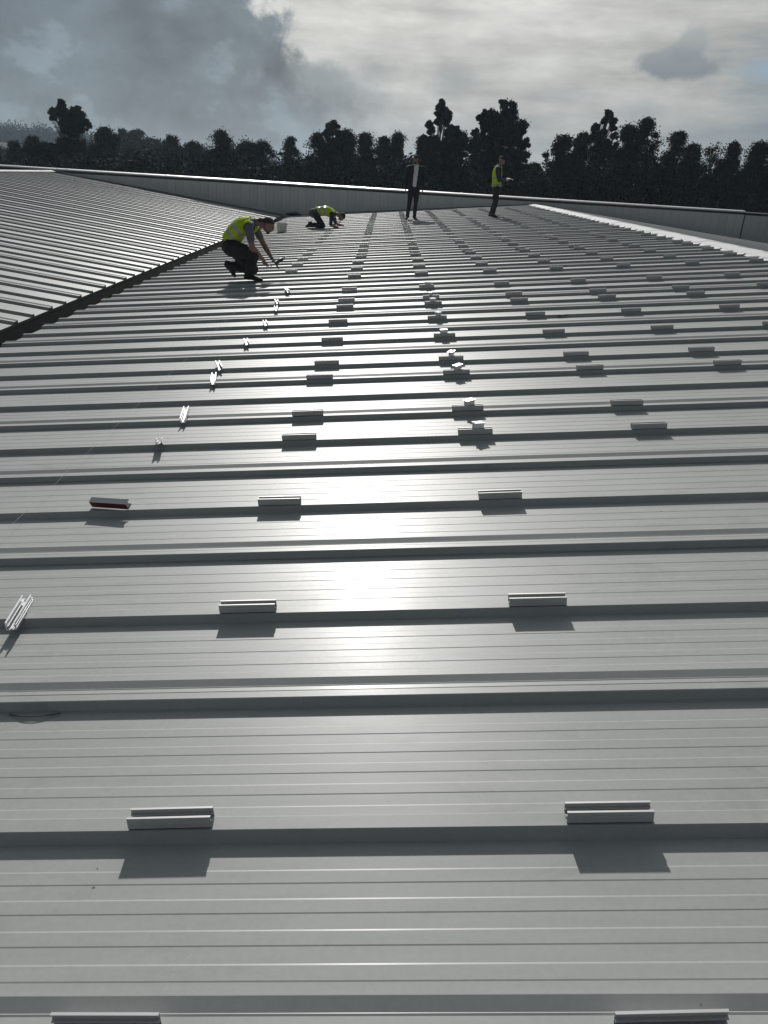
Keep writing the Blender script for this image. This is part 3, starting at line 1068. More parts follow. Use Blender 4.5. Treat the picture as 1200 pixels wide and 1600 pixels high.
shell(me, co, nrm, keep, 0.014, [M_viz, M_sil], bands(axis0, axis1, ((0.22, 0.32), (0.46, 0.56))), 'hi_vis_vest', root)
cc = np.array(hc)
hk = np.isin(vt, [names.index('skin')]) & (((co - cc) @ np.array(hu_) > 0.035 + 0.35 * ((co - cc) @ np.array(hf_)))) & (np.linalg.norm(co - cc, axis=1) < 0.16)
shell(me, co, nrm, hk, 0.003, [M_hair], lambda c: 0, 'hair', root, 0.004)
eyes(hc, hf, hu, root, M_eye)
# caulking gun held in the gloved hand
gp = Vector((px_, py_, surf(px_, py_))) + Vector((0.335, 0.03, 0.262))
gun = empty('caulking_gun', gp)
props(gun, 'dark caulking gun with pale nozzle in the crouching person\'s gloved hand', 'tool')
gd = Vector((0.80, -0.1, 0.55)).normalized()
link('barrel', tube_mesh([Vector(), gd * 0.02, gd * 0.13], [0.020, 0.024, 0.024], M_tool, 12), gun)
link('nozzle', tube_mesh([gd * 0.13, gd * 0.145, gd * 0.21], [0.018, 0.010, 0.004], M_sil, 10), gun)
gs = Vector((0.45, 0, -0.75)).normalized()
link('handle', tube_mesh([gs * -0.01, gs * 0.05, gs * 0.09], [0.013, 0.012, 0.012], M_tool, 8), gun)
link('plunger', tube_mesh([gd * -0.10, Vector()], [0.005, 0.005], M_zinc, 6), gun)

# --- man on hands and knees further up
px_, py_ = -1.90, 25.15
J = []
J += [('shirt', [(-0.14, 0, 0.44), (-0.02, 0, 0.47), (0.16, 0, 0.48), (0.33, 0, 0.42)], [0.145, 0.145, 0.17, 0.165], [0.115, 0.112, 0.118, 0.105], (0, 1, 0))]
J += [('shirt', [(0.34, -0.17, 0.41), (0.34, 0.17, 0.41)], [0.07, 0.07], [0.08, 0.08], (1, 0, 0))]
J += [('trousers_grey', [(-0.22, -0.06, 0.41), (-0.22, 0.06, 0.41)], [0.15, 0.15], [0.135, 0.135], (1, 0, 0))]
J += [('skin', [(0.38, 0, 0.42), (0.47, 0, 0.415), (0.53, 0, 0.39)], [0.06, 0.055, 0.055], [0.062, 0.058, 0.058], (0, 1, 0))]
hc, hf, hu = (0.60, 0.0, 0.355), (0.35, -0.05, -0.93), (0.93, 0, 0.35)
hp, hs, hu_, hf_ = head_prims(hc, hf, hu, 'skin', 'beard')
J += hp
J += leg('trousers', (-0.20, -0.10, 0.40), (0.08, -0.13, 0.075), (-0.32, -0.12, 0.085), toe=(-0.43, -0.12, 0.030))
J += leg('trousers', (-0.20, 0.10, 0.40), (0.05, 0.13, 0.075), (-0.33, 0.12, 0.085), toe=(-0.42, 0.12, 0.030))
J += arm((0.33, -0.20, 0.39), (0.30, -0.24, 0.125), (0.50, -0.17, 0.06), 'shirt', 'skin', (0, 1, 0))
J += hand((0.50, -0.17, 0.06), (1, 0.1, -0.12), (0, 0, -1), 1.0, 0.15)
J += arm((0.34, 0.20, 0.39), (0.42, 0.24, 0.14), (0.65, 0.14, 0.10), 'shirt', 'skin', (0, 1, 0))
J += hand((0.65, 0.14, 0.10), (1, -0.1, -0.2), (0, 0, -1), 1.0, 0.5, 'skin', -1)
root, me, co, nrm, vt, names = person('person in hi-vis vest on hands and knees with head down near the parapet', (px_, py_, surf(px_, py_) - 0.004),
                                      J, {'shirt': M_navy, 'trousers': M_trou, 'trousers_grey': M_trou_g, 'skin': M_skin, 'beard': M_hair, 'boot': M_boot})
keep, tt = vest_keep(co, nrm, vt, names, (-0.16, 0, 0.46), (0.42, 0, 0.46), 0.0, 0.97, [((0.33, -0.26, 0.36), 0.125), ((0.34, 0.26, 0.36), 0.125), ((0.32, -0.25, 0.2), 0.12), ((0.36, 0.25, 0.2), 0.12)], ('shirt',))
shell(me, co, nrm, keep, 0.016, [M_viz, M_sil], bands((-0.16, 0, 0.46), (0.42, 0, 0.46), ((0.16, 0.26), (0.42, 0.52))), 'hi_vis_vest', root)
cc = np.array(hc)
hk = np.isin(vt, [names.index('skin')]) & (((co - cc) @ np.array(hu_) > 0.02 + 0.35 * ((co - cc) @ np.array(hf_)))) & (np.linalg.norm(co - cc, axis=1) < 0.16)
shell(me, co, nrm, hk, 0.004, [M_hair], lambda c: 0, 'hair', root, 0.006)
eyes(hc, hf, hu, root, M_eye)

# --- bearded man standing in an open black jacket
px_, py_ = 0.83, 27.6
J = []
J += [('jacket', [(0.03, 0.01, 0.90), (0.035, 0.01, 1.05), (0.04, 0.0, 1.28), (0.045, 0.0, 1.46)], [0.20, 0.195, 0.225, 0.18], [0.135, 0.125, 0.13, 0.10], (1, 0, 0))]
J += [('jacket', [(-0.15, 0, 1.455), (0.24, 0, 1.455)], [0.075, 0.075], [0.075, 0.075], (0, 1, 0))]
J += [('trousers', [(-0.03, 0.01, 0.94), (0.09, 0.01, 0.94)], [0.12, 0.12], [0.115, 0.115], (0, 1, 0))]
J += [('skin', [(0.045, 0, 1.50), (0.045, -0.01, 1.60)], [0.058, 0.055], [0.06, 0.058], (1, 0, 0))]
hc, hf, hu = (0.03, -0.035, 1.685), (-0.35, -0.9, -0.18), (0, 0, 1)
hp, hs, hu_, hf_ = head_prims(hc, hf, hu, 'skin', 'beard')
J += hp
J += leg('trousers', (-0.05, 0.01, 0.92), (-0.08, -0.03, 0.50), (-0.115, 0.0, 0.09), side=(1, 0, 0), toe=(-0.15, -0.15, 0.030), k=0.97)
J += leg('trousers', (0.12, 0.01, 0.92), (0.115, -0.02, 0.50), (0.105, 0.03, 0.09), side=(1, 0, 0), toe=(0.16, -0.12, 0.030), k=0.97)
J += arm((-0.165, 0, 1.44), (-0.235, 0.02, 1.15), (-0.225, -0.04, 0.90), 'jacket', 'jacket', (0, 1, 0), 1.3)
J += hand((-0.225, -0.04, 0.88), (0.05, -0.05, -1), (1, 0, 0), 1.0, 0.35)
J += arm((0.255, 0, 1.44), (0.325, 0.03, 1.15), (0.295, -0.02, 0.90), 'jacket', 'jacket', (0, 1, 0), 1.3)
J += hand((0.295, -0.02, 0.88), (-0.05, -0.05, -1), (-1, 0, 0), 1.0, 0.35, 'skin', -1)
root, me, co, nrm, vt, names = person('person standing in open black jacket and pale shirt, facing the viewer', (px_, py_, surf(px_, py_) - 0.004),
                                      J, {'jacket': M_jack, 'trousers': M_trou, 'skin': M_skin, 'beard': M_beard, 'boot': M_boot}, scale=1.06)
# shirt front: shows in the opening of the jacket
ji = names.index('jacket')
tr_ = names.index('trousers')
xx = co[:, 0] - (0.035 + (co[:, 2] - 0.95) * 0.05)
kp = ((vt == ji)) & (np.abs(xx) < 0.058 + 0.012 * (co[:, 2] - 0.9) / 0.5) & (co[:, 2] > 0.93) & (co[:, 2] < 1.56) & (nrm[:, 1] < -0.25)
shell(me, co, nrm, kp, 0.004, [M_shirt], lambda c: 0, 'shirt', root, 0.003)
kp = (vt == ji) & (np.abs(xx) > 0.052 + 0.012 * (co[:, 2] - 0.9) / 0.5) & (co[:, 2] > 0.86) & (co[:, 2] < 1.50) & (np.abs(co[:, 0] - 0.04) < 0.20)
shell(me, co, nrm, kp, 0.013, [M_jack], lambda c: 0, 'jacket_front', root, 0.005)
cc = np.array(hc)
hk = np.isin(vt, [names.index('skin')]) & (((co - cc) @ np.array(hu_)) > 0.045) & (np.linalg.norm(co - cc, axis=1) < 0.17)
shell(me, co, nrm, hk, 0.008, [M_cap_k], lambda c: 0, 'cap', root, 0.006)
f2 = Vector((hf[0], hf[1], 0)).normalized()
b0 = Vector(hc) + Vector((0, 0, 0.052)) + f2 * 0.09
v, f = loft([b0 - f2 * 0.02, b0 + f2 * 0.05 - Vector((0, 0, 0.012))], [0.065, 0.045], [0.007, 0.005], f2.cross(Vector((0, 0, 1))))
link('cap_peak', mesh_of(v, f, M_cap_k, 'cap_peak', True), root)
eyes(hc, hf, hu, root, M_eye)

# --- man in hi-vis vest standing in profile reading a sheet
px_, py_ = 3.38, 26.6
J = []
J += [('sleeves', [(-0.01, 0, 0.93), (-0.025, 0, 1.07), (-0.03, 0, 1.28), (-0.02, 0, 1.44)], [0.15, 0.145, 0.185, 0.155], [0.13, 0.125, 0.13, 0.095], (0, 1, 0))]
J += [('sleeves', [(-0.02, -0.17, 1.42), (-0.02, 0.17, 1.42)], [0.07, 0.07], [0.075, 0.075], (1, 0, 0))]
J += [('trousers', [(-0.01, -0.06, 0.90), (-0.01, 0.06, 0.90)], [0.125, 0.125], [0.115, 0.115], (1, 0, 0))]
J += [('skin', [(-0.01, 0, 1.46), (0.025, 0, 1.55)], [0.055, 0.052], [0.058, 0.056], (0, 1, 0))]
hc, hf, hu = (0.055, -0.01, 1.635), (0.93, -0.15, -0.30), (0.25, 0, 1)
hp, hs, hu_, hf_ = head_prims(hc, hf, hu, 'skin')
J += hp
J += leg('trousers', (-0.01, -0.09, 0.88), (0.015, -0.10, 0.48), (-0.05, -0.09, 0.09), toe=(0.12, -0.10, 0.030), k=0.95)
J += leg('trousers', (-0.01, 0.09, 0.88), (-0.01, 0.10, 0.48), (-0.09, 0.11, 0.09), toe=(0.07, 0.14, 0.030), k=0.95)
J += arm((-0.02, -0.20, 1.40), (0.01, -0.23, 1.12), (0.23, -0.12, 1.09), 'sleeves', 'sleeves', (0, 1, 0), 1.3)
J += hand((0.24, -0.11, 1.09), (0.95, 0.3, 0.0), (0, 0, 1), 1.0, 0.6)
J += arm((-0.02, 0.20, 1.40), (0.03, 0.22, 1.13), (0.23, 0.08, 1.10), 'sleeves', 'sleeves', (0, 1, 0), 1.3)
J += hand((0.24, 0.07, 1.10), (0.95, -0.3, 0.0), (0, 0, 1), 1.0, 0.6, 'skin', -1)
root, me, co, nrm, vt, names = person('person in hi-vis vest and cap standing in profile and reading a sheet of paper', (px_, py_, surf(px_, py_) - 0.004),
                                      J, {'sleeves': M_navy, 'trousers': M_trou, 'skin': M_skin, 'boot': M_boot})
a0, a1 = (0, 0, 0.90), (-0.02, 0, 1.50)
keep, tt = vest_keep(co, nrm, vt, names, a0, a1, 0.0, 0.97, [((0, -0.27, 1.36), 0.115), ((0, 0.27, 1.36), 0.115), ((0.0, -0.26, 1.2), 0.115), ((0, 0.26, 1.2), 0.115), ((0.06, -0.2, 1.10), 0.10), ((0.06, 0.2, 1.1), 0.1), ((0.15, 0, 1.10), 0.06)], ('sleeves', 'trousers'))
shell(me, co, nrm, keep, 0.016, [M_viz, M_sil], bands(a0, a1, ((0.04, 0.13), (0.38, 0.46))), 'hi_vis_vest', root)
cc = np.array(hc)
hk = np.isin(vt, [names.index('skin')]) & (((co - cc) @ np.array(hu_)) > 0.045) & (np.linalg.norm(co - cc, axis=1) < 0.17)
shell(me, co, nrm, hk, 0.008, [M_cap_k], lambda c: 0, 'cap', root, 0.006)
b0 = Vector(hc) + Vector(hu_) * 0.055 + Vector(hf_) * 0.09
v, f = loft([b0 - Vector(hf_) * 0.02, b0 + Vector(hf_) * 0.06], [0.060, 0.042], [0.007, 0.005], (0, 1, 0))
link('cap_peak', mesh_of(v, f, M_cap_k, 'cap_peak', True), root)
eyes(hc, hf, hu, root, M_eye)
pp = Vector((px_, py_, surf(px_, py_)))
pv, pf = prism(None, [[Vector((x, y, z)) + pp for x, z in ((0.27, 1.150 + s), (0.36, 1.150 + s), (0.47, 1.118 + s), (0.47, 1.1155 + s), (0.36, 1.1475 + s), (0.27, 1.1475 + s))] for y, s in ((-0.14, 0.0), (0.06, 0.015))])
s_ = link('paper_sheet', mesh_of(pv, pf, M_paper, 'paper_sheet'))
props(s_, 'white sheet of paper held by the standing person in the hi-vis vest', 'paper')

# --- bucket behind the crouching man, black form added to stand in for the dark gutter end
M_buck = mat('off_white_plastic', (0.50, 0.52, 0.47), 0.5, var=0.08, vscale=10)
bx, by = -2.93, 24.1
bk = empty('bucket', (bx, by, surf(bx, by) - 0.002))
bk.scale = (0.86, 0.86, 0.80)
props(bk, 'off-white plastic bucket with wire handle standing near the valley gutter', 'bucket')
st = [[Vector((math.cos(2 * math.pi * k / 28) * r, math.sin(2 * math.pi * k / 28) * r, z)) for k in range(28)] for r, z in
      ((0.150, 0.0), (0.150, 0.006), (0.172, 0.27), (0.180, 0.272), (0.180, 0.300), (0.185, 0.302), (0.185, 0.315), (0.176, 0.315), (0.165, 0.27), (0.145, 0.01))]
v, f = prism(None, st)
link('pail', mesh_of(v, f, M_buck, 'pail', False), bk)
link('wire_handle', tube_mesh([(0.185 * math.cos(a), 0.02, 0.29 + 0.17 * math.sin(a)) for a in np.linspace(0, math.pi, 14)], 0.003, M_zinc, 6), bk)
bx, by = -3.66, 34.1
V = []
v, f = loft([(-0.25, 0, 0.05), (0.0, 0.03, 0.07), (0.24, 0, 0.045)], [0.10, 0.15, 0.09], [0.05, 0.075, 0.04], (0, 1, 0), 16)
v = [tuple(Vector(q) + Vector((noise.noise(Vector(q) * 9), noise.noise(Vector(q) * 9 + Vector((5, 5, 5))), noise.noise(Vector(q) * 11 + Vector((9, 2, 5))))) * 0.035) for q in v]
o = link('gutter_end_stand_in', mesh_of(v, f, M_black, 'gutter_end_stand_in', True), None, (bx, by, surf(bx, by)))
props(o, 'crumpled black form standing in for the dark far end of the valley gutter', 'gutter end')

# ------------------------------------------------------------------ ground, hills, trees
M_grnd = mat('rough_ground', (0.025, 0.030, 0.018), 0.95, var=0.4, vscale=0.08)
M_leaf = mat('eucalyptus_leaf', (0.030, 0.040, 0.024), 0.85, spec=0.03, var=0.35, vscale=0.6)
M_leaf2 = mat('dark_leaf', (0.022, 0.031, 0.019), 0.85, spec=0.03, var=0.35, vscale=0.5)
M_leafh = mat('hill_wood', (0.022, 0.034, 0.026), 0.9, spec=0.03, var=0.3, vscale=0.05)
M_bark = mat('grey_bark', (0.10, 0.085, 0.07), 0.9, var=0.3, vscale=2)


def hill_h(x, y):
    a = 15.5 * math.exp(-((x + 230) / 85) ** 2) * math.exp(-((y - 520) / 120) ** 2)
    b = 5.5 * math.exp(-((x + 120) / 90) ** 2) * math.exp(-((y - 560) / 110) ** 2)
    c = 6 * math.exp(-((x - 60) / 260) ** 2) * math.exp(-((y - 700) / 120) ** 2)
    return a + b + c


gv, gf = [], []
xs = [-2400, -1400, -700] + list(range(-480, 481, 24)) + [700, 1400, 2400]
ys = [-900, -300, 0, 60, 120, 200] + list(range(280, 860, 24)) + [1100, 1800, 2800]
for y in ys:
    for x in xs:
        gv.append((x, y, hill_h(x, y) + (noise.noise(Vector((x, y, 0)) / 60) * 1.2 if 280 <= y < 860 else 0)))
nx_ = len(xs)
for j in range(len(ys) - 1):
    for i in range(nx_ - 1):
        a = j * nx_ + i
        gf.append((a, a + 1, a + 1 + nx_, a + nx_))
g = link('ground', mesh_of(gv, gf, M_grnd, 'ground', True))
props(g, kind='structure')

rng = np.random.default_rng(11)


def leaf_mesh(centers, radii, per, size, mt, name, droop=0.5, flat=0.8):
    """leaf-shaped quads scattered through clump volumes"""
    C_ = np.repeat(np.array(centers), per, axis=0)
    Rr = np.repeat(np.array(radii), per)
    n = len(C_)
    d = rng.normal(size=(n, 3))
    d /= np.linalg.norm(d, axis=1)[:, None]
    r = rng.random(n) ** 0.6 * (1 + 0.65 * rng.random(n) ** 3)
    pos = C_ + d * (r * Rr)[:, None] * np.array((1, 1, flat))
    a = rng.normal(size=(n, 3)) * np.array((1, 1, 0.7))
    a[:, 2] -= droop
    a /= np.linalg.norm(a, axis=1)[:, None]
    b = np.cross(a, rng.normal(size=(n, 3)))
    b /= np.linalg.norm(b, axis=1)[:, None]
    ln = size * (0.7 + 0.7 * rng.random(n))[:, None]
    w = ln * 0.42
    V = np.empty((n, 4, 3))
    V[:, 0] = pos - a * ln * 0.5
    V[:, 1] = pos + b * w * 0.5
    V[:, 2] = pos + a * ln * 0.5
    V[:, 3] = pos - b * w * 0.5
    me = bpy.data.meshes.new(name)
    me.vertices.add(n * 4)
    me.vertices.foreach_set('co', V.ravel())
    me.loops.add(n * 4)
    me.loops.foreach_set('vertex_index', np.arange(n * 4))
    me.polygons.add(n)
    me.polygons.foreach_set('loop_start', np.arange(0, n * 4, 4))
    me.polygons.foreach_set('loop_total', np.full(n, 4))
    me.materials.append(mt)
    me.update()
    return me


MAPS = {
    'massive': [(785.5, 160, 5), (794, 177, 16), (772, 190, 17), (807, 203, 16), (791, 211, 22), (757.5, 177, 6), (750, 187, 6), (743, 208, 6), (755, 203, 4), (747, 219, 12),
                (763, 229, 16), (818, 226, 11), (812, 247, 14), (781, 247, 25), (742, 238, 14), (800, 262, 22), (765, 265, 22)],
    'open_spire': [(690.8, 159, 4), (690, 168, 7), (685, 177, 7), (698, 181, 8), (683.5, 190, 5), (696.5, 190, 7), (670.5, 195, 6), (677, 203, 4), (672, 206, 4), (708, 203, 8),
                   (700, 211, 8), (713, 208, 6), (677, 221, 9), (661, 222, 9), (690, 229, 12), (713, 224, 12), (705, 239, 15), (664, 238, 13), (686, 250, 16)],
    'two_lobe': [(96, 165, 7), (86, 175, 9), (82, 185, 5), (100, 180, 12), (107, 190, 12), (120, 175, 8), (125, 187, 11), (135, 195, 8), (122, 198, 9), (100, 200, 6), (110, 208, 6),
                 (120, 210, 5), (107, 219, 7), (100, 230, 14), (85, 232, 9), (125, 230, 10)],
    'broad': [(519, 200, 10), (513, 211, 9), (532, 213, 10), (527, 224, 10), (506, 232, 10), (520, 238, 14), (538, 238, 12), (505, 250, 12)],
    'airy_top': [(951, 181, 7), (945, 187, 5), (957, 190, 6), (932, 200, 7), (959, 200, 5), (942, 207, 6), (960, 212, 5), (930, 215, 9), (917, 219, 9), (945, 226, 10), (958, 236, 12), (935, 240, 14)],
}


def tree(label, px, py, dist, wpx, bottom_py, kind='full', seed=0, group='trees behind the parapet', leafm=None, name='eucalyptus_tree'):
    rn = random.Random(seed * 31 + 5)
    top = surv(px, py, dist)
    mpp = dist / 1248 * 1.09
    w = wpx * mpp / 2
    H = top.z
    bz = surv(px, bottom_py, dist).z
    root = empty(name, (top.x, top.y, 0))
    props(root, label, 'tree', group)
    lean = (rn.uniform(-0.6, 0.6), rn.uniform(-0.4, 0.4))
    n = 7
    tp = [Vector((lean[0] * math.sin(i / n * 2.2) * 0.6, lean[1] * i / n, H * 0.97 * i / n)) for i in range(n + 1)]
    lz_ = lambda z: tp[min(n, max(0, int(z / (H * 0.97) * n)))]
    r0 = 0.10 + H * 0.012
    link('trunk', tube_mesh(tp, [r0 * (1 - 0.88 * i / n) for i in range(n + 1)], M_bark, 8), root)
    cs_, rs_ = [], []
    ch = H - bz
    limbs_v, limbs_f = [], []

    def add_limb(a, b, r):
        mdl = (a + b) / 2 + Vector((0, 0, -0.12 * (b - a).length))
        o = len(limbs_v)
        st_ = []
        for p, q in ((a, r), (mdl, r * 0.7), (b, r * 0.3)):
            st_.append([p + Vector((math.cos(k * 2.094) * q, math.sin(k * 2.094) * q, 0)) for k in range(3)])
        v, f = prism(None, st_)
        limbs_v.extend(v)
        limbs_f.extend([tuple(i + o for i in q) for q in f])

    def clump(x, y, z, r):
        cs_.append((x, y, z)); rs_.append(r)

    if kind in MAPS:
        for (bx_, by_, br) in MAPS[kind]:
            c = surv(bx_, by_, dist)
            rr = br * dist / 1248 * 1.09
            k = max(6, int(6 + rr * 26))
            for i in range(k):
                a, e_ = rn.random() * 6.283, rn.uniform(-1, 1)
                q = rr * 0.80 * rn.random() ** 0.45
                clump(c.x - top.x + math.cos(a) * q * math.sqrt(1 - e_ * e_), math.sin(a) * q * 1.3, c.z + e_ * q, rr * rn.uniform(0.20, 0.40))
            add_limb(lz_(c.z - rr - 1.0), Vector((c.x - top.x, 0, c.z - rr * 0.3)), 0.08)
    elif kind == 'full':
        nc = int(34 + w * 14)
        tap = rn.choice((0.8, 1.0, 1.25, 1.7))
        for i in range(nc):
            t = rn.random() ** 0.8
            z = bz + ch * (1 - t) if rn.random() < 0.85 else bz + ch * rn.random()
            u = (z - bz) / ch
            env = w * (max(0.0, 1 - (max(0, u - 0.2) / 0.82) ** tap) ** 0.75 * (0.86 + 0.30 * math.sin(u * 13 + seed)))
            a = rn.random() * 6.283
            q = env * (rn.random() ** 0.5)
            r = rn.uniform(0.35, 1.0) * (0.50 + 0.12 * w)
            clump(math.cos(a) * q, math.sin(a) * q, min(z, H - r * 0.7), r)
        clump(0, 0, H - 0.5, 0.5)
    elif kind == 'spire':            # slim open top with side clumps, broad base
        for i in range(16):
            u = rn.random()
            z = H - 0.3 - (H - bz) * 0.50 * u
            q = w * (0.10 + 0.40 * u)
            a = rn.random() * 6.283
            clump(math.cos(a) * q, math.sin(a) * q, z, 0.35 + 0.35 * u)
        for sx, fz, rr in ((-0.85, 0.42, 0.62), (-0.70, 0.50, 0.6), (-0.95, 0.52, 0.45), (0.75, 0.62, 0.75), (0.45, 0.66, 0.8), (1.0, 0.68, 0.6), (0.5, 0.36, 0.5)):
            clump(sx * w, rn.uniform(-0.5, 0.5), H - (H - bz) * fz, rr)
            add_limb(lz_(H - (H - bz) * (fz + 0.12)), Vector((sx * w, 0, H - (H - bz) * fz)), 0.07)
        for i in range(26):
            z = bz + (H - bz) * 0.33 * rn.random()
            a = rn.random() * 6.283
            q = w * 1.5 * rn.random() ** 0.5
            clump(math.cos(a) * q, math.sin(a) * q, z, rn.uniform(0.6, 1.0))
    elif kind == 'twin':             # isolated tree, two lobes over a thin lower crown
        for (lx, lzz, lw, lh, nn) in ((-0.35, 0.25, 0.62, 0.26, 30), (0.42, 0.42, 0.55, 0.26, 26), (0.05, 0.48, 0.35, 0.2, 12), (0.1, 0.70, 0.42, 0.16, 8), (0.0, 0.95, 0.8, 0.10, 12)):
            for i in range(nn):
                a = rn.random() * 6.283
                q = rn.random() ** 0.5
                clump(lx * w + math.cos(a) * q * lw * w, math.sin(a) * q * lw * w, H - ch * lzz + rn.uniform(-1, 1) * lh * ch * math.sqrt(1 - q * q * 0.9), rn.uniform(0.4, 0.8))
            add_limb(lz_(H - ch * (lzz + 0.3)), Vector((lx * w, 0, H - ch * lzz)), 0.12)
    elif kind == 'umbrella':
        for i in range(18):
            a = rn.random() * 6.283
            q = w * rn.random() ** 0.5
            clump(math.cos(a) * q, math.sin(a) * q, H - 0.5 - (q / w) ** 2 * ch * 0.25 - rn.random() * ch * 0.16, rn.uniform(0.5, 0.8) * (0.5 + w * 0.25))
        for i in range(8):
            clump(rn.uniform(-1, 1) * w * 0.8, rn.uniform(-1, 1) * w * 0.6, bz + ch * 0.2 * rn.random(), 0.9)
    elif kind == 'airy':
        for i in range(int(20 + w * 5)):
            u = rn.random()
            z = H - 0.4 - ch * u * 0.95
            q = w * (0.25 + 0.65 * math.sin(min(1, u * 1.4) * 1.57)) * rn.uniform(0.35, 1)
            a = rn.random() * 6.283
            c = Vector((math.cos(a) * q, math.sin(a) * q, z))
            clump(c.x, c.y, c.z, rn.uniform(0.42, 0.8) * (0.75 + 0.05 * w))
            if i % 2 == 0:
                add_limb(lz_(z - 1.2), c, 0.06)
    for i in range(0, len(cs_), 5):
        add_limb(lz_(cs_[i][2] - 1.5), Vector(cs_[i]), 0.08)
    far = max(1.0, dist / 75)
    me = leaf_mesh(cs_, rs_, 210 if dist < 100 else 110, 0.175 * far ** 0.7, leafm or (M_leaf if rn.random() < 0.5 else M_leaf2), 'crown')
    link('crown', me, root)
    if limbs_v:
        link('limbs', mesh_of(limbs_v, limbs_f, M_bark, 'limbs'), root)
    return root


T = [
    ('tall isolated tree with a two-lobed crown high above the far left woods', 108, 163, 78, 64, 236, 'two_lobe'),
    ('short dark bushy tree at the far left, left of the two-lobed tree', 50, 214, 82, 28, 250, 'full'),
    ('narrow pointed dark conifer at the far left edge', 22, 222, 90, 16, 250, 'full'),
    ('low round tree just left below the two-lobed tree', 72, 224, 80, 30, 250, 'full'),
    ('dense round-topped tree right of the two-lobed tree', 163, 199, 85, 50, 250, 'full'),
    ('small umbrella-shaped tree on the skyline above the left woods', 213, 197, 150, 20, 235, 'umbrella'),
    ('thin airy tree left of the umbrella-shaped one', 191, 199, 145, 22, 236, 'airy'),
    ('faint low tree below and right of the umbrella-shaped tree', 240, 213, 160, 44, 246, 'airy'),
    ('bushy dark tree on the falling left skyline', 268, 212, 105, 34, 252, 'full'),
    ('small tree between the left skyline and the dense pointed tree', 300, 222, 92, 44, 258, 'full'),
    ('dense pointed tree standing above the parapet left of centre', 346, 204, 74, 44, 262, 'full'),
    ('small flat-topped tree right of the dense pointed tree', 387, 213, 80, 26, 262, 'umbrella'),
    ('small round tree right of the flat-topped one', 410, 216, 80, 30, 262, 'umbrella'),
    ('little cone-shaped tree standing alone in the skyline dip', 455, 210, 80, 22, 262, 'airy'),
    ('airy left half of the broad tree pair left of centre', 497, 203, 74, 30, 262, 'airy'),
    ('broad tall tree topping the skyline left of centre', 518, 191, 72, 48, 262, 'broad'),
    ('rounded tree right of the broad tree left of centre', 543, 203, 74, 40, 264, 'full'),
    ('medium tree in the saddle before the pair of round crowns', 572, 208, 75, 28, 264, 'full'),
    ('small round crown left of the tall open tree', 600, 214, 77, 22, 266, 'full'),
    ('round crown just left of the standing person in the black jacket', 622, 208, 75, 34, 268, 'full'),
    ('tall slender open-topped tree right above the standing person in the black jacket', 690, 154, 70, 52, 262, 'open_spire'),
    ('low tree left of the tall slender open-topped tree', 664, 213, 70, 44, 270, 'full'),
    ('low tree right of the tall slender open-topped tree', 720, 206, 71, 44, 272, 'full'),
    ('largest tree, with massive crown, behind the person reading paper', 784, 157, 66, 84, 272, 'massive'),
    ('low shrubby tree in the gap right of the largest tree', 836, 256, 84, 40, 290, 'full'),
    ('dense tree right of the sky gap', 882, 212, 64, 50, 285, 'full'),
    ('leafy tree rising next to the airy-topped tree', 912, 208, 64, 42, 285, 'full'),
    ('airy-topped tall tree in the right group', 946, 177, 62, 46, 285, 'airy_top'),
    ('tree with soft pointed top between the airy one and the dense tall one', 985, 196, 62, 38, 287, 'full'),
    ('tall dense tree right of centre of the right group', 1013, 186, 62, 54, 290, 'full'),
    ('clumpy tree just right of the narrow sky slot at the right', 1062, 207, 62, 40, 292, 'full'),
    ('low tree right of the clumpy one by the sky slot', 1085, 226, 64, 30, 292, 'full'),
    ('pointed tree in the right skyline', 1117, 220, 62, 44, 295, 'airy'),
    ('small round-topped tree second from the right edge', 1149, 223, 62, 32, 298, 'full'),
    ('tree cut by the right edge of the picture', 1192, 222, 60, 48, 300, 'full'),
]
for i, (lab, px, py, dist, wpx, bpy_, kind) in enumerate(T):
    tree(lab, px, py, dist, wpx, bpy_, kind, i + 1)

# the dark mass of the wood below the crowns, one mass of overlapping trees
cs_, rs_ = [], []
for px in range(-60, 1290, 7):
    ytop = np.interp(px, [-60, 0, 60, 120, 220, 300, 420, 520, 640, 780, 825, 850, 880, 1035, 1050, 1240], [238, 238, 236, 226, 228, 232, 236, 228, 232, 232, 256, 262, 238, 236, 250, 248])
    for row, dist in enumerate((70, 78, 88)):
        dd = dist - (8 if px > 820 else 0) + random.uniform(-2, 2)
        tp_ = surv(px + random.uniform(-4, 4), ytop + random.uniform(2, 22) + row * 1.5, dd)
        r = random.uniform(1.0, 1.6)
        z = tp_.z - r
        while z > 4.0:
            cs_.append((tp_.x + random.uniform(-.6, .6), tp_.y + random.uniform(-1, 1), z))
            rs_.append(r)
            z -= r * 1.25
me = leaf_mesh(cs_, rs_, 90, 0.36, M_leaf2, 'wood')
o = link('dense_wood', me)
props(o, 'dark continuous mass of woodland behind the parapet', 'woodland', kind='stuff')
# middle distance wood on the left, paler in the haze
cs_, rs_ = [], []
for k in range(900):
    px = random.uniform(-40, 420)
    dist = random.uniform(130, 230)
    ytop = np.interp(px, [-40, 60, 150, 215, 250, 330, 420], [226, 224, 210, 206, 216, 224, 232])
    ytop += 9 + 6 * noise.noise(Vector((px / 14, 3, 1)))
    p = surv(px, ytop + random.random() ** 0.6 * 30 + 2, dist)
    cs_.append(tuple(p)); rs_.append(random.uniform(0.9, 1.9))
o = link('middle_wood', leaf_mesh(cs_, rs_, 130, 0.5, M_leaf2, 'middle_wood'))
props(o, 'hazy wood in the middle distance on the left', 'woodland', kind='stuff')
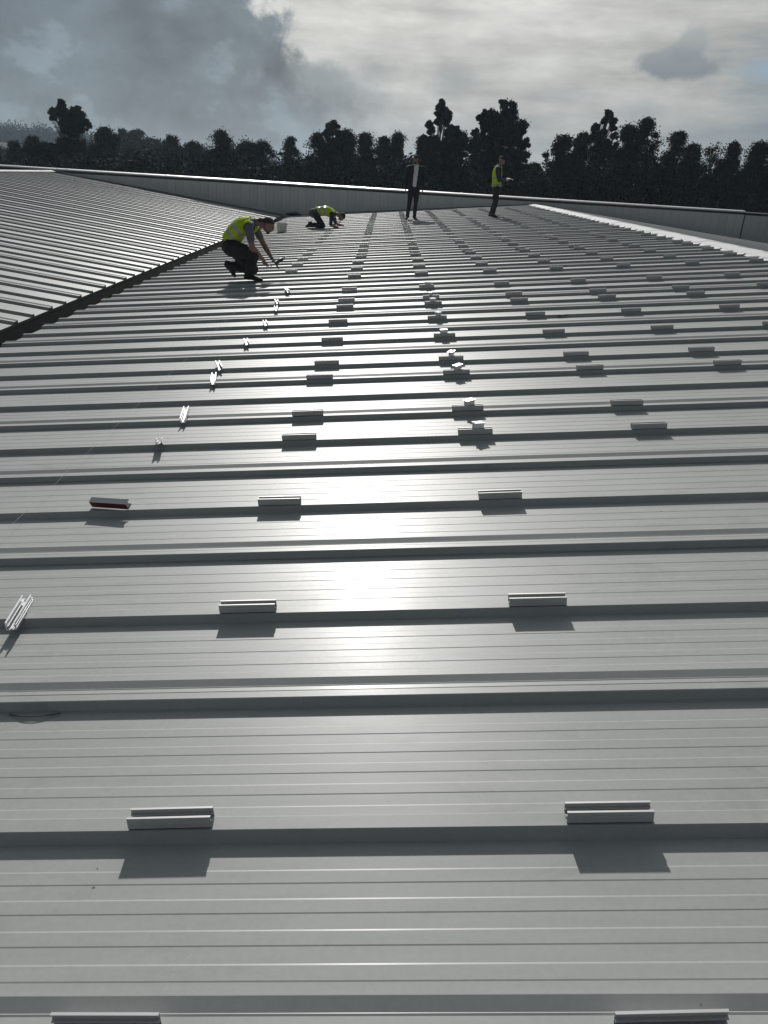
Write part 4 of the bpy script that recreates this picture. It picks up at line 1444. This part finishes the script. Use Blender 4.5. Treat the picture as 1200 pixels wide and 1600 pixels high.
# forest on the far hills
cs_, rs_ = [], []
for k in range(8000):
    x = random.uniform(-420, 240)
    y = random.uniform(330, 640)
    z = hill_h(x, y)
    r = random.uniform(2.4, 5.0)
    cs_.append((x, y, z + r * random.uniform(0.4, 1.2)))
    rs_.append(r)
o = link('hill_forest', leaf_mesh(cs_, rs_, 40, 1.5, M_leafh, 'hill_forest', 0.2))
props(o, 'blue-grey forest covering the far hills', 'woodland', kind='stuff')

# small pale house at the foot of the hill
M_hw = mat('white_render', (0.70, 0.70, 0.68), 0.9)
M_hr = mat('grey_tiles', (0.22, 0.18, 0.16), 0.9)
M_gl = mat('window_glass', (0.03, 0.035, 0.04), 0.1)
hp_ = surv(4, 240, 250)
hx, hy, hz = hp_.x, hp_.y, hp_.z
hs_ = empty('house', (hx, hy, 0))
props(hs_, 'small pale house with hipped roof at the foot of the hill on the far left', 'house')
boxes('wall', [((-5.5, 0, 0), (5.5, 7, hz + 1.4))], M_hw, hs_)
v, f = [(-6, -.5, hz + 1.4), (6, -.5, hz + 1.4), (6, 7.5, hz + 1.4), (-6, 7.5, hz + 1.4), (-3, 3.5, hz + 3.0), (3, 3.5, hz + 3.0)], [(0, 1, 5, 4), (1, 2, 5), (2, 3, 4, 5), (3, 0, 4), (3, 2, 1, 0)]
rf_ = link('roof', mesh_of(v, f, M_hr, 'roof'), hs_)
boxes('chimney', [((1.5, 3, hz + 1.6), (2.3, 3.8, hz + 3.9))], M_hw, rf_)
for wx in (-4.2, -1.6, 1.0, 3.4):
    wn = boxes('window', [((wx, -0.06, hz - 0.9), (wx + 1.1, 0.05, hz + 0.5))], M_gl, hs_)
    boxes('frame', [((wx - 0.1, -0.08, hz + 0.5), (wx + 1.2, 0.04, hz + 0.6)), ((wx - 0.1, -0.08, hz - 1.0), (wx + 1.2, 0.04, hz - 0.9))], M_hw, wn)

# ------------------------------------------------------------------ damp air
v, f = [], []
rect(v, f, (-2450, -950, -2.5), (2450, 2850, 31))
mh = bpy.data.materials.new('damp_air')
mh.use_nodes = True
nt = mh.node_tree
nt.nodes.clear()
o_ = nt.nodes.new('ShaderNodeOutputMaterial')
pv_ = nt.nodes.new('ShaderNodeVolumePrincipled')
pv_.inputs['Color'].default_value = (0.66, 0.84, 1.0, 1)
pv_.inputs['Density'].default_value = 0.00028
pv_.inputs['Anisotropy'].default_value = 0.3
nt.links.new(pv_.outputs[0], o_.inputs['Volume'])
hz_ = link('haze', mesh_of(v, f, mh, 'haze'))
props(hz_, kind='stuff')
